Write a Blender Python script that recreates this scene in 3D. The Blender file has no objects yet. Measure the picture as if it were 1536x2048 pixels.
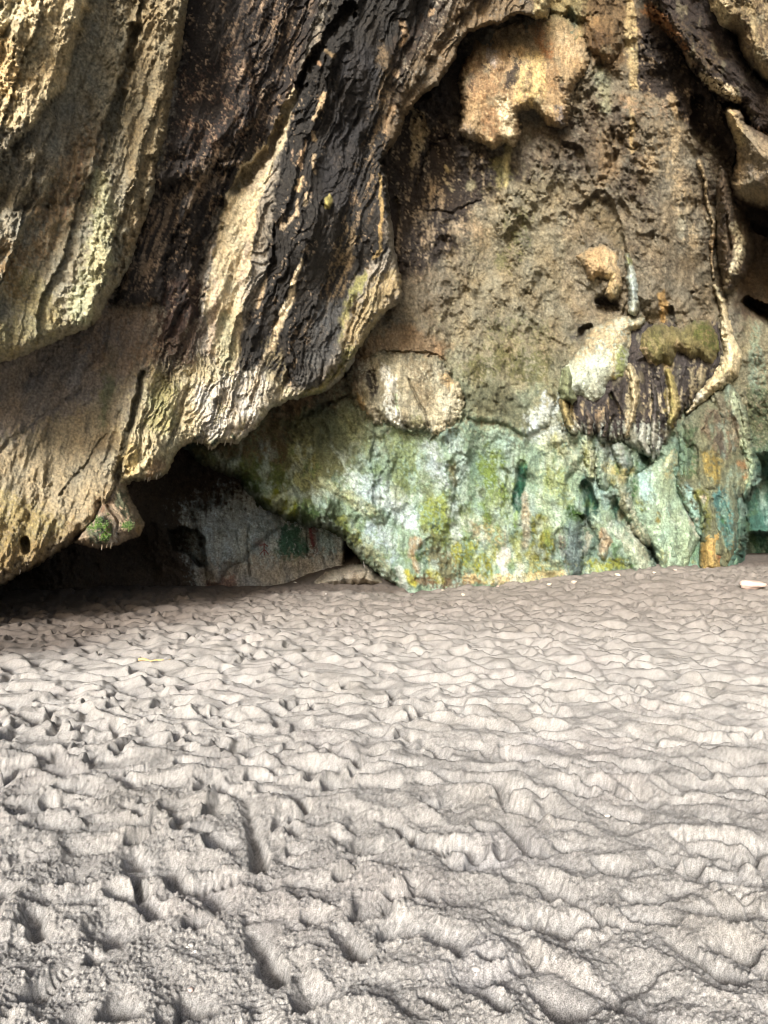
import bpy, bmesh, math, random
import numpy as np

# ------------------------------------------------------------------ camera, world, sun
scn = bpy.context.scene
F = 1479.0; CX = 768.0; CY = 1024.0; CZ = 1.45
cam_d = bpy.data.cameras.new('camera'); cam = bpy.data.objects.new('camera', cam_d)
scn.collection.objects.link(cam); scn.camera = cam
cam_d.sensor_fit = 'VERTICAL'; cam_d.sensor_height = 36; cam_d.sensor_width = 27
cam_d.lens = 36 * F / 2048
cam_d.clip_start = 0.05; cam_d.clip_end = 300
cam.location = (0, 0, CZ); cam.rotation_euler = (math.radians(90), 0, 0)
scn.render.resolution_x = 768; scn.render.resolution_y = 1024

SUN_AZ = -18.0      # degrees, light comes from behind the camera, to the left
SUN_EL = 23.0
az, el = math.radians(SUN_AZ), math.radians(SUN_EL)
to_sun = np.array([math.sin(az) * math.cos(el), -math.cos(az) * math.cos(el), math.sin(el)])
world = bpy.data.worlds.new('World'); scn.world = world; world.use_nodes = True
nt = world.node_tree; nt.nodes.clear()
sky = nt.nodes.new('ShaderNodeTexSky'); sky.sky_type = 'NISHITA'; sky.sun_disc = False
sky.sun_elevation = el; sky.sun_rotation = math.atan2(to_sun[0], to_sun[1])
sky.dust_density = 4.5; sky.air_density = 0.85; sky.ozone_density = 0.8
bg = nt.nodes.new('ShaderNodeBackground'); bg.inputs['Strength'].default_value = 0.125
wo = nt.nodes.new('ShaderNodeOutputWorld')
nt.links.new(sky.outputs[0], bg.inputs[0]); nt.links.new(bg.outputs[0], wo.inputs[0])
sd = bpy.data.lights.new('sun', 'SUN'); sd.energy = 3.1; sd.angle = math.radians(15)
sd.color = (1.0, 0.99, 0.975)
sun = bpy.data.objects.new('sun', sd); scn.collection.objects.link(sun)
from mathutils import Vector
sun.rotation_euler = Vector(tuple(to_sun)).to_track_quat('Z', 'Y').to_euler()
scn.view_settings.view_transform = 'Standard'; scn.view_settings.look = 'None'
scn.view_settings.gamma = 1.0; scn.view_settings.exposure = 1.1
scn.render.engine = 'CYCLES'
scn.cycles.filter_width = 1.1
scn.cycles.max_bounces = 6; scn.cycles.diffuse_bounces = 4

# ------------------------------------------------------------------ numpy noise
rng = np.random.RandomState(7)
PERM = np.concatenate([rng.permutation(256)] * 3).astype(np.int32)
GA = rng.rand(256) * 2 * np.pi
GX, GY = np.cos(GA).astype(np.float32), np.sin(GA).astype(np.float32)
RV = rng.rand(256).astype(np.float32); RW = rng.rand(256).astype(np.float32)

def pn(x, y, seed=0):
    x = np.asarray(x, np.float32); y = np.asarray(y, np.float32)
    xf = np.floor(x); yf = np.floor(y)
    xi = xf.astype(np.int32); yi = yf.astype(np.int32)
    fx = x - xf; fy = y - yf
    def g(i, j, dx, dy):
        h = PERM[(PERM[(xi + i + seed * 17) & 255] + yi + j + seed * 31) & 255]
        return GX[h] * dx + GY[h] * dy
    ux = fx * fx * fx * (fx * (fx * 6 - 15) + 10); uy = fy * fy * fy * (fy * (fy * 6 - 15) + 10)
    a = g(0, 0, fx, fy); b = g(1, 0, fx - 1, fy); c = g(0, 1, fx, fy - 1); d = g(1, 1, fx - 1, fy - 1)
    return ((a + (b - a) * ux) * (1 - uy) + (c + (d - c) * ux) * uy) * 1.5

def fbm(x, y, o=4, seed=0, gain=0.5):
    s = 0; a = 1.0; t = 0
    for k in range(o):
        s = s + a * pn(x * 2 ** k, y * 2 ** k, seed + k * 5); t += a; a *= gain
    return s / t

def ridged(x, y, o=4, seed=0):
    s = 0; a = 1.0; t = 0
    for k in range(o):
        s = s + a * (1 - np.abs(pn(x * 2 ** k, y * 2 ** k, seed + k * 7)) * 2); t += a; a *= 0.5
    return s / t

def worley(x, y, seed=0, vec=False):
    x = np.asarray(x, np.float32); y = np.asarray(y, np.float32)
    xi = np.floor(x).astype(np.int32); yi = np.floor(y).astype(np.int32)
    f1 = np.full(x.shape, 9.0, np.float32); f2 = f1.copy(); cid = np.zeros(x.shape, np.float32); dx = cid.copy(); dy = cid.copy()
    for i in (-1, 0, 1):
        for j in (-1, 0, 1):
            h = PERM[(PERM[(xi + i + seed * 13) & 255] + yi + j + seed * 7) & 255]
            ex = xi + i + 0.1 + 0.8 * RV[h] - x; ey = yi + j + 0.1 + 0.8 * RW[h] - y; d = np.hypot(ex, ey)
            m = d < f1
            f2 = np.where(m, f1, np.minimum(f2, d)); cid = np.where(m, RV[(h + 91) & 255], cid); dx = np.where(m, ex, dx); dy = np.where(m, ey, dy)
            f1 = np.where(m, d, f1)
    return (f1, f2, cid, -dx, -dy) if vec else (f1, f2, cid)

def ss(a, b, x):
    t = np.clip((x - a) / (b - a), 0, 1); return t * t * (3 - 2 * t)

# ------------------------------------------------------------------ 2-D outlines (signed distance, inside positive)
def sdf_poly(P, U, V):
    P = np.array(P, np.float32); n = len(P)
    best = np.full(U.shape, 1e12, np.float32); inside = np.zeros(U.shape, bool)
    for i in range(n):
        a = P[i]; b = P[(i + 1) % n]; ex, ey = b - a
        wx = U - a[0]; wy = V - a[1]
        t = np.clip((wx * ex + wy * ey) / (ex * ex + ey * ey + 1e-9), 0, 1)
        best = np.minimum(best, (wx - ex * t) ** 2 + (wy - ey * t) ** 2)
        c = (a[1] > V) != (b[1] > V)
        if ey != 0: inside ^= c & (U < ex * (V - a[1]) / ey + a[0])
    d = np.sqrt(best); return np.where(inside, d, -d)

def sdf_line(P, U, V):
    best = np.full(U.shape, -1e6, np.float32)
    if len(P) == 1: P = [P[0], (P[0][0] + .1, P[0][1], P[0][2])]
    for a, b in zip(P[:-1], P[1:]):
        ex, ey = b[0] - a[0], b[1] - a[1]; wx = U - a[0]; wy = V - a[1]
        t = np.clip((wx * ex + wy * ey) / (ex * ex + ey * ey + 1e-9), 0, 1)
        best = np.maximum(best, a[2] + (b[2] - a[2]) * t - np.hypot(wx - ex * t, wy - ey * t))
    return best

def shape(P, U, V): return sdf_line(P, U, V) if len(P[0]) == 3 else sdf_poly(P, U, V)

def s2l(c):
    c = np.array(c, float) / 255
    return np.where(c < .04045, c / 12.92, ((c + .055) / 1.055) ** 2.4)

ALB = 0.80
def sub(P, pad, U, V):
    a = np.array([p[:2] for p in P]); r = max([p[2] for p in P]) if len(P[0]) == 3 else 0
    return (U > a[:, 0].min() - pad - r) & (U < a[:, 0].max() + pad + r) & (V > a[:, 1].min() - pad - r) & (V < a[:, 1].max() + pad + r)

class Field:
    """a patch of rock: its own surface coordinates, relief and colour"""
    def __init__(s, U, V, flow=(0.0, 1.0), seed=0):
        s.U, s.V = U, V; s.seed = seed
        fu, fv = flow; n = math.hypot(fu, fv); fu /= n; fv /= n
        s.a = U * fv - V * fu          # across the flow
        s.l = U * fu + V * fv          # along the flow
        s.n1 = fbm(U / 26, V / 34, 4, seed + 1); s.n2 = fbm(U / 9, V / 13, 3, seed + 2)
        s.strk = fbm(s.a / 12, s.l / 60, 4, seed + 3, .6)
        s.spk = fbm(U / 7, V / 7, 3, seed + 4, .7)
        s.C = np.zeros(U.shape + (3,)); s.h = np.zeros(U.shape, np.float32)
    def paint(s, P, col, al=1., soft=8, amp=10, brk=0., kind='m'):
        m = sub(P, soft + amp + 4, s.U, s.V)
        if not m.any(): return
        U = s.U[m] + amp * s.n1[m] * 1.6 + amp * .5 * s.n2[m]; V = s.V[m] + amp * s.n2[m] * 1.2 + amp * .8 * s.n1[m]
        sf = max(2.0, soft * .7); w = ss(-sf, sf, shape(P, U, V) + soft * (.9 * s.spk[m] + .5 * s.n2[m] + .5 * s.strk[m])) * al
        if brk:
            if kind == 'd': n = .5 + .55 * pn(s.U[m] / 3.6 + 2 * s.n2[m], s.V[m] / 6.5, s.seed + 8) + .8 * s.n1[m] + .55 * s.strk[m] + .3 * s.spk[m]
            else: n = .5 + (s.strk[m] * 1.0 + s.spk[m] * .6 if kind == 's' else (s.n1[m] * .5 + s.spk[m] * .9))
            w = w * ss(brk - .12, brk + .12, n)
        s.C[m] += w[..., None] * (s2l(col) * ALB - s.C[m])
    def bump(s, P, H, w, amp=5, fade=None, flat=False):
        """raised (H>0) or sunk lump; w = width of its rounded edge; fade=(v0,v1) dies out from v1 up to v0"""
        m = sub(P, amp * 2, s.U, s.V)
        if not m.any(): return
        U = s.U[m] + amp * s.n1[m] * 1.5 + amp * .4 * s.n2[m]; V = s.V[m] + amp * s.n2[m] * .8 + amp * s.n1[m]
        t = np.clip(shape(P, U, V) / w, 0, 1)
        g = np.sqrt(1 - (1 - t) ** 2) if not flat else ss(0, 1, t)
        if fade: g = g * ss(fade[0], fade[1], s.V[m])
        s.h[m] += H * g

def shepard(pts, U, V, sig=150.):
    num = 0; den = 1e-9
    for u, v, y in pts:
        w = 1.0 / ((U - u) ** 2 + (V - v) ** 2 + sig * sig) ** 1.5
        num = num + w * y; den = den + w
    return num / den

# ------------------------------------------------------------------ scene helpers
def link(o, parent=None):
    scn.collection.objects.link(o)
    if parent: o.parent = parent
    return o
def tag(o, label=None, cat=None, group=None, kind=None):
    if label: o['label'] = label
    if cat: o['category'] = cat
    if group: o['group'] = group
    if kind: o['kind'] = kind
    return o
def grid_mesh(name, X, Y, Z, keep, mat, col=None, parent=None, flip=False):
    idx = -np.ones(X.shape, np.int64)
    q = keep[:-1, :-1] & keep[1:, :-1] & keep[:-1, 1:] & keep[1:, 1:]
    used = np.zeros(X.shape, bool)
    used[:-1, :-1] |= q; used[1:, :-1] |= q; used[:-1, 1:] |= q; used[1:, 1:] |= q
    idx[used] = np.arange(used.sum())
    a = idx[:-1, :-1][q]; b = idx[1:, :-1][q]; c = idx[1:, 1:][q]; d = idx[:-1, 1:][q]
    faces = np.stack([a, b, c, d] if not flip else [a, d, c, b], 1).astype(np.int32)
    co = np.stack([X[used], Y[used], Z[used]], 1).astype(np.float32)
    me = bpy.data.meshes.new(name)
    me.vertices.add(len(co)); me.vertices.foreach_set('co', co.ravel())
    me.loops.add(faces.size); me.loops.foreach_set('vertex_index', faces.ravel())
    me.polygons.add(len(faces)); me.polygons.foreach_set('loop_start', np.arange(0, faces.size, 4, dtype=np.int32))
    me.polygons.foreach_set('loop_total', np.full(len(faces), 4, np.int32))
    me.update(calc_edges=True)
    me.polygons.foreach_set('use_smooth', np.ones(len(faces), bool))
    if col is not None:
        at = me.color_attributes.new('Col', 'FLOAT_COLOR', 'POINT')
        cc = np.ones((len(co), 4), np.float32); cc[:, :3] = np.clip(col[used], .004, .9); at.data.foreach_set('color', cc.ravel())
    me.materials.append(mat)
    return link(bpy.data.objects.new(name, me), parent)

def N(nt, t, **kw):
    n = nt.nodes.new(t)
    for k, v in kw.items(): setattr(n, k, v)
    return n
def mat_attr(name, rough, n_scale, n_amt, bump_list, speck=None):
    """colour attribute of the surface, broken up by fine procedural grain, with procedural bump"""
    m = bpy.data.materials.new(name); m.use_nodes = True; t = m.node_tree; t.nodes.clear()
    out = N(t, 'ShaderNodeOutputMaterial'); b = N(t, 'ShaderNodeBsdfPrincipled'); t.links.new(b.outputs[0], out.inputs[0])
    ca = N(t, 'ShaderNodeAttribute', attribute_name='Col')
    tc = N(t, 'ShaderNodeTexCoord')
    nz = N(t, 'ShaderNodeTexNoise'); nz.inputs['Scale'].default_value = n_scale; nz.inputs['Detail'].default_value = 6; nz.inputs['Roughness'].default_value = .7
    t.links.new(tc.outputs['Object'], nz.inputs['Vector'])
    mr = N(t, 'ShaderNodeMapRange'); mr.inputs[1].default_value = .3; mr.inputs[2].default_value = .7
    mr.inputs[3].default_value = 1 - n_amt; mr.inputs[4].default_value = 1 + n_amt
    t.links.new(nz.outputs[0], mr.inputs[0])
    mx = N(t, 'ShaderNodeVectorMath', operation='SCALE'); t.links.new(ca.outputs['Color'], mx.inputs[0]); t.links.new(mr.outputs[0], mx.inputs['Scale'])
    src = mx.outputs[0]
    if speck:
        n2 = N(t, 'ShaderNodeTexNoise'); n2.inputs['Scale'].default_value = speck[0]; n2.inputs['Detail'].default_value = 3; n2.inputs['Roughness'].default_value = .8
        t.links.new(tc.outputs['Object'], n2.inputs['Vector'])
        cr = N(t, 'ShaderNodeMapRange'); cr.inputs[1].default_value = speck[1]; cr.inputs[2].default_value = speck[1] + .06; cr.inputs[4].default_value = speck[2]
        t.links.new(n2.outputs[0], cr.inputs[0])
        mm = N(t, 'ShaderNodeMix', data_type='RGBA'); t.links.new(cr.outputs[0], mm.inputs[0]); t.links.new(src, mm.inputs[6]); mm.inputs[7].default_value = speck[3] + (1,)
        src = mm.outputs[2]
    t.links.new(src, b.inputs['Base Color'])
    b.inputs['Roughness'].default_value = rough
    b.inputs['Specular IOR Level'].default_value = .35
    prev = None
    for sc, dist in bump_list:
        n = N(t, 'ShaderNodeTexNoise'); n.inputs['Scale'].default_value = sc; n.inputs['Detail'].default_value = 5; n.inputs['Roughness'].default_value = .65
        t.links.new(tc.outputs['Object'], n.inputs['Vector'])
        bp = N(t, 'ShaderNodeBump'); bp.inputs['Distance'].default_value = dist; bp.inputs['Strength'].default_value = 1.0
        t.links.new(n.outputs[0], bp.inputs['Height'])
        if prev: t.links.new(prev, bp.inputs['Normal'])
        prev = bp.outputs[0]
    t.links.new(prev, b.inputs['Normal'])
    return m
def mat_plain(name, col, rough=.7, var=.3, sc=20, bump=.003, bsc=60):
    m = bpy.data.materials.new(name); m.use_nodes = True; t = m.node_tree; b = t.nodes['Principled BSDF']
    tc = N(t, 'ShaderNodeTexCoord'); nz = N(t, 'ShaderNodeTexNoise'); nz.inputs['Scale'].default_value = sc; nz.inputs['Detail'].default_value = 5
    t.links.new(tc.outputs['Object'], nz.inputs['Vector'])
    mm = N(t, 'ShaderNodeMix', data_type='RGBA'); t.links.new(nz.outputs[0], mm.inputs[0])
    mm.inputs[6].default_value = tuple(c * (1 - var) for c in col) + (1,); mm.inputs[7].default_value = tuple(min(1, c * (1 + var)) for c in col) + (1,)
    t.links.new(mm.outputs[2], b.inputs['Base Color']); b.inputs['Roughness'].default_value = rough
    n = N(t, 'ShaderNodeTexNoise'); n.inputs['Scale'].default_value = bsc; t.links.new(tc.outputs['Object'], n.inputs['Vector'])
    bp = N(t, 'ShaderNodeBump'); bp.inputs['Distance'].default_value = bump; t.links.new(n.outputs[0], bp.inputs['Height']); t.links.new(bp.outputs[0], b.inputs['Normal'])
    return m

M_ROCK = mat_attr('limestone', .8, 30, .48, [(6, .03), (24, .032), (60, .016)], (30, .66, .35, (.36, .30, .22)))
M_SAND = mat_attr('sand', .9, 260, .8, [(60, .003), (200, .006), (420, .003)])
M_STICK = mat_plain('dry_wood', (.50, .35, .16), .7)
M_SHELLW = mat_plain('bleached_shell', (.42, .40, .37), .9)
M_PINK = mat_plain('pink_coral_rock', (.50, .38, .33), .8, .4, 14)
M_DARKST = mat_plain('dark_stone', (.13, .11, .10), .8, .4, 14)
M_RED = mat_plain('red_chalk_paint', (.26, .10, .11), .9, .4, 40)
M_LEAF = mat_plain('fern_leaf', (.06, .105, .025), .8, .4, 30)
M_CALCITE = mat_plain('wet_calcite', (.55, .48, .38), .45)

# ------------------------------------------------------------------ the rock masses
def D_wall(U, V):
    return shepard([(800, 1180, 13.6), (450, 920, 12.6), (600, 950, 13.0), (800, 900, 13.2), (1100, 900, 13.3), (1000, 600, 13.8),
        (850, 400, 13.3), (1000, 100, 12.8), (1250, 100, 13.0), (1250, 500, 13.4), (1250, 1140, 13.9), (1450, 1120, 14.4), (1520, 560, 15.2),
        (1500, 100, 13.2), (600, 850, 12.9), (760, 660, 12.6), (820, 250, 13.0), (950, 1160, 13.8), (1000, 1000, 13.3), (1520, 900, 15.2)], U, V, 90)
def D_slab(U, V):
    return shepard([(0, 1160, 8.6), (-100, 700, 8.6), (0, 300, 8.7), (0, 0, 8.6), (250, 950, 9.8), (250, 600, 9.8), (350, 300, 9.7), (450, 870, 10.8),
        (550, 400, 10.4), (750, 600, 12.0), (745, 300, 11.9), (600, 100, 10.6), (900, 100, 11.8), (1050, 40, 12.1), (600, 780, 11.6), (380, 0, 9.6), (150, 1000, 9.2)], U, V, 90)
def D_chamber(U, V):
    return shepard([(500, 1100, 15.8), (400, 1000, 15.5), (300, 1150, 16.0), (100, 1150, 13.5), (680, 1090, 16.6), (600, 1000, 16.0), (450, 940, 14.5), (250, 980, 13.0)], U, V, 60)

def saw(x): return x - np.floor(x)

def relief_generic(f, big=.22, mid=.09, fine=.035, vs=1.6):
    U, V = f.a, f.l; sd = f.seed
    f.h += big * fbm(U / 170, V / (170 * vs), 3, sd + 11)
    rg = .3 + 1.3 * ss(-.3, .35, fbm(U / 110, V / (110 * vs), 3, sd + 18)); mid = mid * rg; fine = fine * (.5 + .6 * rg)
    f.h += mid * (1 - np.abs(fbm(U / 55, V / (55 * vs), 3, sd + 12)) * 2.4)
    f1, f2, c = worley(U / 34 + .5 * f.n1, V / (34 * vs) + .5 * f.n2, sd + 3)
    f.h += mid * .22 * (np.minimum(f2 - f1, .3) / .3) + mid * .25 * c
    f.h += mid * .5 * fbm(U / 28, V / (28 * vs), 4, sd + 16, .6)
    f.h += fine * fbm(U / 14, V / (14 * vs), 3, sd + 13, .65)
    f.h += fine * .55 * ridged(U / 9, V / (12 * vs), 3, sd + 14)
    f.h += fine * .22 * pn(f.U / 3.1, f.V / 3.4, sd + 15)

def mottle(f, amt=.16, sat=.06):
    m = 1 + amt * (fbm(f.U / 60, f.V / 90, 4, f.seed + 21) * 1.4 + f.strk * .9 + f.spk * .8)
    m = m + .30 * pn(f.U / 4.3, f.V / 5.0, f.seed + 24) + .22 * pn(f.U / 9, f.V / 11, f.seed + 25)
    dk = ss(.18, .34, fbm(f.U / 16, f.V / 20, 4, f.seed + 26, .75)) * .30
    m = m * (1 - dk)
    f.C *= np.clip(m, .3, 2.0)[..., None]
    w = fbm(f.U / 45, f.V / 60, 4, f.seed + 22)[..., None] * sat * 3
    f.C *= 1 + w * np.array([1.0, .1, -1.2])

def rock(name, poly, D, relief, colour, step=2, flow=(0, 1), seed=0, thick=0., fade=None, edge=(16, .5), jag=6, margin=6, back=.25, mat=None, parent=None, pad=0, fringe=0):
    a = np.array([p[:2] for p in poly]); r = max(p[2] for p in poly) if len(poly[0]) == 3 else 0
    g = margin + jag * 2 + 4 + r
    us = np.arange(a[:, 0].min() - g, a[:, 0].max() + g, step); vs = np.arange(a[:, 1].min() - g, a[:, 1].max() + g, step)
    U, V = [z.astype(np.float32) for z in np.meshgrid(us, vs)]
    f = Field(U, V, flow, seed)
    d = shape(poly, U, V) + jag * (f.n1 * 1.1 + f.n2 * .9) + jag * .8 * f.spk
    relief(f); colour(f)
    if fringe: d = d + fringe * (f.strk * 1.3 + .5 * pn(f.a / 7, f.l / 120, 77))
    Y = D(U, V)
    if D is not D_chamber:
        lum = (f.C @ np.array([.3, .59, .11]))[..., None]; f.C = f.C + (.13 * ss(980, 820, V))[..., None] * (lum * np.array([1.02, 1.0, .95]) - f.C)
    t = np.clip(d / edge[0], 0, 1); curl = 1 - np.sqrt(1 - (1 - t) ** 2)
    th = thick * (ss(fade[0], fade[1], V) if fade else 1.)
    ed = edge[1] * (ss(fade[0], fade[1], V) if fade else 1.)
    if thick and D is D_wall: th = th + .11; ed = ed + .11
    Y = Y - th - f.h + ed * curl + np.where(d < 0, -d * back, 0)
    keep = d > -margin
    X = (U - CX) / F * Y; Z = CZ + (CY - V) / F * Y
    return grid_mesh(name, X, Y, Z, keep, mat or M_ROCK, f.C, parent, flip=True)

# ---- main wall --------------------------------------------------------------
P_WALL = [(300, -160), (1760, -160), (1760, 1300), (812, 1300), (803, 1186), (790, 1170), (765, 1150), (735, 1128), (710, 1100), (690, 1075), (660, 1056), (610, 1046),
          (560, 1030), (520, 1010), (497, 985), (480, 955), (440, 940), (400, 925), (380, 900), (300, 850)]
def wall_relief(f):
    relief_generic(f, .26, .14, .06, 1.3)
    U, V = f.U, f.V
    low = ss(880, 1000, V)
    f.h += low * (.10 * fbm(U / 26, V / 90, 3, 61) + .22 * fbm(U / 80, V / 200, 2, 62))
    # grooves and steps
    f.bump([(930, 835), (949, 842), (989, 843), (1015, 852), (1050, 874), (1100, 850), (1110, 780), (1000, 700), (930, 720)], .22, 10, 4, (700, 830))
    f.bump([(1150, 420), (1185, 383), (1208, 378), (1225, 395), (1240, 440), (1260, 520), (1180, 520)], -.22, 12, 5)
    f.bump([(1160, 430), (1240, 300), (1330, 300), (1400, 500), (1430, 620), (1280, 640), (1150, 560)], .15, 50, 12)
    f.bump([(1205, 240), (1230, 235), (1240, 300), (1215, 345), (1190, 370), (1170, 330)], .22, 18, 5)
    f.bump([(1130, 290, 6), (1155, 300, 10), (1165, 340, 14)], -.22, 14, 5)
    f.bump([(1225, 260, 5), (1228, 320, 5)], -.14, 7, 3)
    for P, h, w in [([(1395, 200, 14), (1400, 260, 22), (1440, 300, 20), (1460, 330, 10)], -.5, 20),
                    ([(1475, 300, 6), (1470, 340, 7)], -.7, 8),
                    ([(850, 420, 3), (900, 425, 4), (960, 400, 2)], -.1, 6),
                    ([(770, 640, 10), (780, 500, 12), (790, 400, 8)], -.15, 18),
                    ([(1178, 655, 9), (1160, 668, 10)], -.35, 12),
                    ([(1200, 600, 12), (1225, 610, 12), (1200, 618, 8)], -.35, 14),
                    ([(1385, 585, 4), (1380, 600, 3)], -.2, 6), ([(1338, 622, 12), (1342, 632, 9)], -.25, 12),
                    ([(900, 270, 3), (860, 290, 4), (845, 330, 4), (830, 380, 3)], -.16, 7),
                    ([(1390, 400, 3), (1380, 470, 2)], -.1, 5),
                    ([(1500, 430, 30), (1560, 440, 40)], -1.2, 30), ([(1490, 600, 10), (1530, 625, 18), (1560, 660, 14)], -1.4, 18),
                    # openings low down
                    ([(1170, 970, 10), (1185, 1010, 12), (1180, 1040, 14), (1145, 1040, 12)], -.5, 22),
                    ([(1230, 1000, 10), (1245, 1040, 14)], -.4, 18), ([(1260, 990, 4), (1262, 1030, 5)], -.25, 9),
                    ([(1290, 1075, 6), (1305, 1110, 9), (1312, 1130, 9)], -.6, 14), ([(1290, 905, 14), (1300, 930, 9)], -.3, 14),
                    ([(1045, 930, 11), (1040, 975, 12), (1035, 1015, 10)], -.16, 12),
                    ([(1125, 960, 12), (1160, 900, 10)], .15, 20), ([(640, 960, 12), (700, 985, 16), (760, 1030, 18)], .14, 24),
                    ([(960, 880, 14), (935, 960, 16), (900, 1010, 14)], -.10, 26), ([(880, 880, 22), (890, 960, 22)], .12, 34),
                    ([(590, 850, 4), (640, 815, 4), (700, 790, 3)], -.2, 8), ([(800, 1030, 10), (790, 1100, 8)], -.06, 14),
                    ([(1130, 1080, 25), (1150, 1130, 25)], -.2, 30), ([(1205, 1050, 25), (1250, 1100, 30)], .25, 40)]:
        f.bump(P, h, w, 6)
    for P in [[(630, 790, 2), (700, 740, 3), (760, 703, 3), (870, 708, 3), (895, 725, 2)], [(1240, 640, 2), (1270, 560, 2), (1250, 500, 2)]]:
        f.bump(P, -.12, 5, 4)
    # right-hand recess behind the pillar
    f.h -= 2.2 * ss(1470, 1500, U + 10 * f.n1) * ss(900, 960, V + 20 * f.n1)
    f.h -= 2.0 * ss(1488, 1500, U + 12 * f.n1) * ss(1062, 1070, V + 6 * f.n2) * ss(1125, 1112, V)
    # open crack up the far right side
    f.h -= .8 * ss(1470, 1500, U + 16 * f.n1) * ss(380, 420, V) * ss(660, 600, V)
def wall_colour(f):
    U, V = f.U, f.V
    f.C[:] = s2l((130, 120, 98)) * ALB
    P = f.paint
    P([(200, 700), (1800, 700), (1800, 1400), (200, 1400)], (140, 142, 112), 1, 90, 30)
    P([(560, 770), (1180, 760), (1180, 900), (560, 900)], (122, 134, 106), .7, 55, 26, .35)
    P([(200, 850), (1800, 850), (1800, 1400), (200, 1400)], (134, 160, 138), .9, 60, 30)
    # dark soot-like stain upper left and top right
    P([(730, 60), (950, 60), (925, 270), (1000, 310), (1040, 300), (1060, 350), (960, 420), (880, 530), (800, 570), (740, 600)], (58, 49, 43), .97, 30, 26)
    P([(820, 560), (900, 540), (990, 500), (960, 560), (850, 640)], (100, 86, 66), .6, 30, 20, .5)
    P([(1190, 200), (1270, 210), (1300, 420), (1200, 360), (1040, 330), (1060, 260)], (92, 78, 62), .8, 20, 16, .35)
    P([(1270, 30), (1330, 40), (1440, 170), (1470, 240), (1440, 300), (1380, 260), (1340, 200), (1275, 185)], (52, 42, 36), .97, 9, 10)
    P([(1270, -100), (1800, -100), (1800, 500), (1500, 430), (1440, 310), (1380, 200), (1290, 60)], (60, 48, 38), .9, 16, 14)
    P([(1380, 240), (1470, 240), (1490, 420), (1400, 420)], (66, 52, 40), .75, 18, 14, .4)
    P([(1440, 380), (1800, 380), (1800, 660), (1480, 640)], (98, 80, 60), .9, 18, 12)
    P([(1480, 640), (1800, 640), (1800, 900), (1470, 900)], (128, 124, 98), .9, 18, 16)
    P([(1510, 660, 12), (1515, 740, 14), (1520, 830, 14)], (120, 140, 120), .8, 8, 10, .4)
    P([(1470, 900), (1800, 880), (1800, 1200), (1470, 1200)], (42, 84, 74), 1, 24, 14)
    P([(1490, 780), (1540, 770), (1540, 900), (1490, 930)], (72, 84, 52), .8, 14, 12, .3)
    P([(800, 300), (1020, 320), (1030, 420), (960, 500), (800, 560)], (150, 132, 104), .8, 20, 18, .78, 's')
    P([(780, 200), (1020, 320), (1030, 420), (960, 500), (790, 600)], (172, 152, 122), .8, 20, 18, .86, 'd')
    P([(1280, 50), (1460, 200), (1440, 300), (1280, 190)], (168, 146, 116), .85, 10, 6, .92, 'd')
    P([(1190, 200), (1420, 300), (1440, 600), (1190, 500)], (84, 72, 56), .7, 20, 18, .62)
    P([(900, 500), (1150, 400), (1150, 700), (900, 690)], (178, 164, 130), .55, 30, 18, .7)
    P([(1280, 50), (1460, 200), (1460, 260), (1280, 190)], (150, 128, 96), .8, 10, 6, .93)
    # khaki-green field
    P([(1000, 350), (1120, 360), (1150, 700), (1000, 800), (880, 700), (900, 600)], (140, 133, 106), .65, 50, 30)
    P([(1040, 440, 22), (1030, 500, 26), (1010, 530, 12)], (104, 104, 62), .8, 14, 14, .5)
    P([(960, 740, 26), (1010, 720, 24), (1060, 740, 30), (1100, 720, 18)], (98, 98, 58), .9, 14, 16, .38)
    P([(1000, 660, 30), (1080, 670, 24)], (112, 112, 74), .7, 20, 16, .5)
    P([(945, 800, 24), (985, 800, 34), (1040, 830, 24), (1080, 850, 18)], (102, 104, 78), .9, 16, 14)
    P([(1000, 330, 16), (1010, 350, 14), (1000, 375, 6)], (128, 122, 72), .8, 10, 10, .35)
    P([(1016, 290, 5), (1014, 320, 6), (1010, 370, 3)], (196, 182, 122), .85, 4, 4)
    P([(835, 230, 12), (838, 262, 16), (832, 300, 10), (825, 330, 5)], (206, 182, 136), .97, 5, 7, .28)
    P([(893, 335, 4), (898, 345, 4)], (210, 188, 130), .9, 3, 5); P([(885, 352, 4), (905, 380, 4)], (200, 180, 136), .9, 3, 6, .4)
    P([(862, 360, 9), (858, 430, 12), (855, 490, 10)], (172, 152, 120), .7, 12, 10, .45, 's')
    P([(900, 455, 14), (960, 465, 14)], (170, 150, 118), .7, 10, 12, .45)
    P([(940, 370, 10)], (150, 145, 112), .7, 6, 6)
    # top centre: olive wall, orange rims, cream stripe
    P([(1090, -60), (1190, -60), (1180, 60), (1160, 130), (1110, 110), (1090, 50)], (164, 146, 96), 1, 12, 12)
    P([(1145, 20, 5), (1146, 50, 7), (1140, 70, 9)], (110, 118, 92), .9, 5, 6)
    P([(1190, -60), (1280, -60), (1270, 60), (1240, 150), (1190, 140), (1160, 60)], (112, 90, 58), .9, 14, 14)
    P([(1258, -20, 7), (1262, 60, 12), (1264, 120, 12), (1268, 170, 8)], (192, 170, 120), .95, 4, 5, .18, 's')
    P([(1262, 200, 7), (1264, 300, 6)], (182, 158, 108), .8, 5, 6, .35, 's')
    P([(1200, 150, 16), (1212, 185, 14), (1208, 215, 10)], (150, 148, 116), .85, 8, 9)
    P([(1292, 20, 9), (1325, 45, 9), (1355, 75, 8), (1375, 100, 6)], (176, 122, 68), .9, 6, 6, .25)
    P([(1345, 195, 6), (1350, 215, 6), (1352, 235, 5)], (190, 164, 120), .9, 4, 5)
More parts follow.
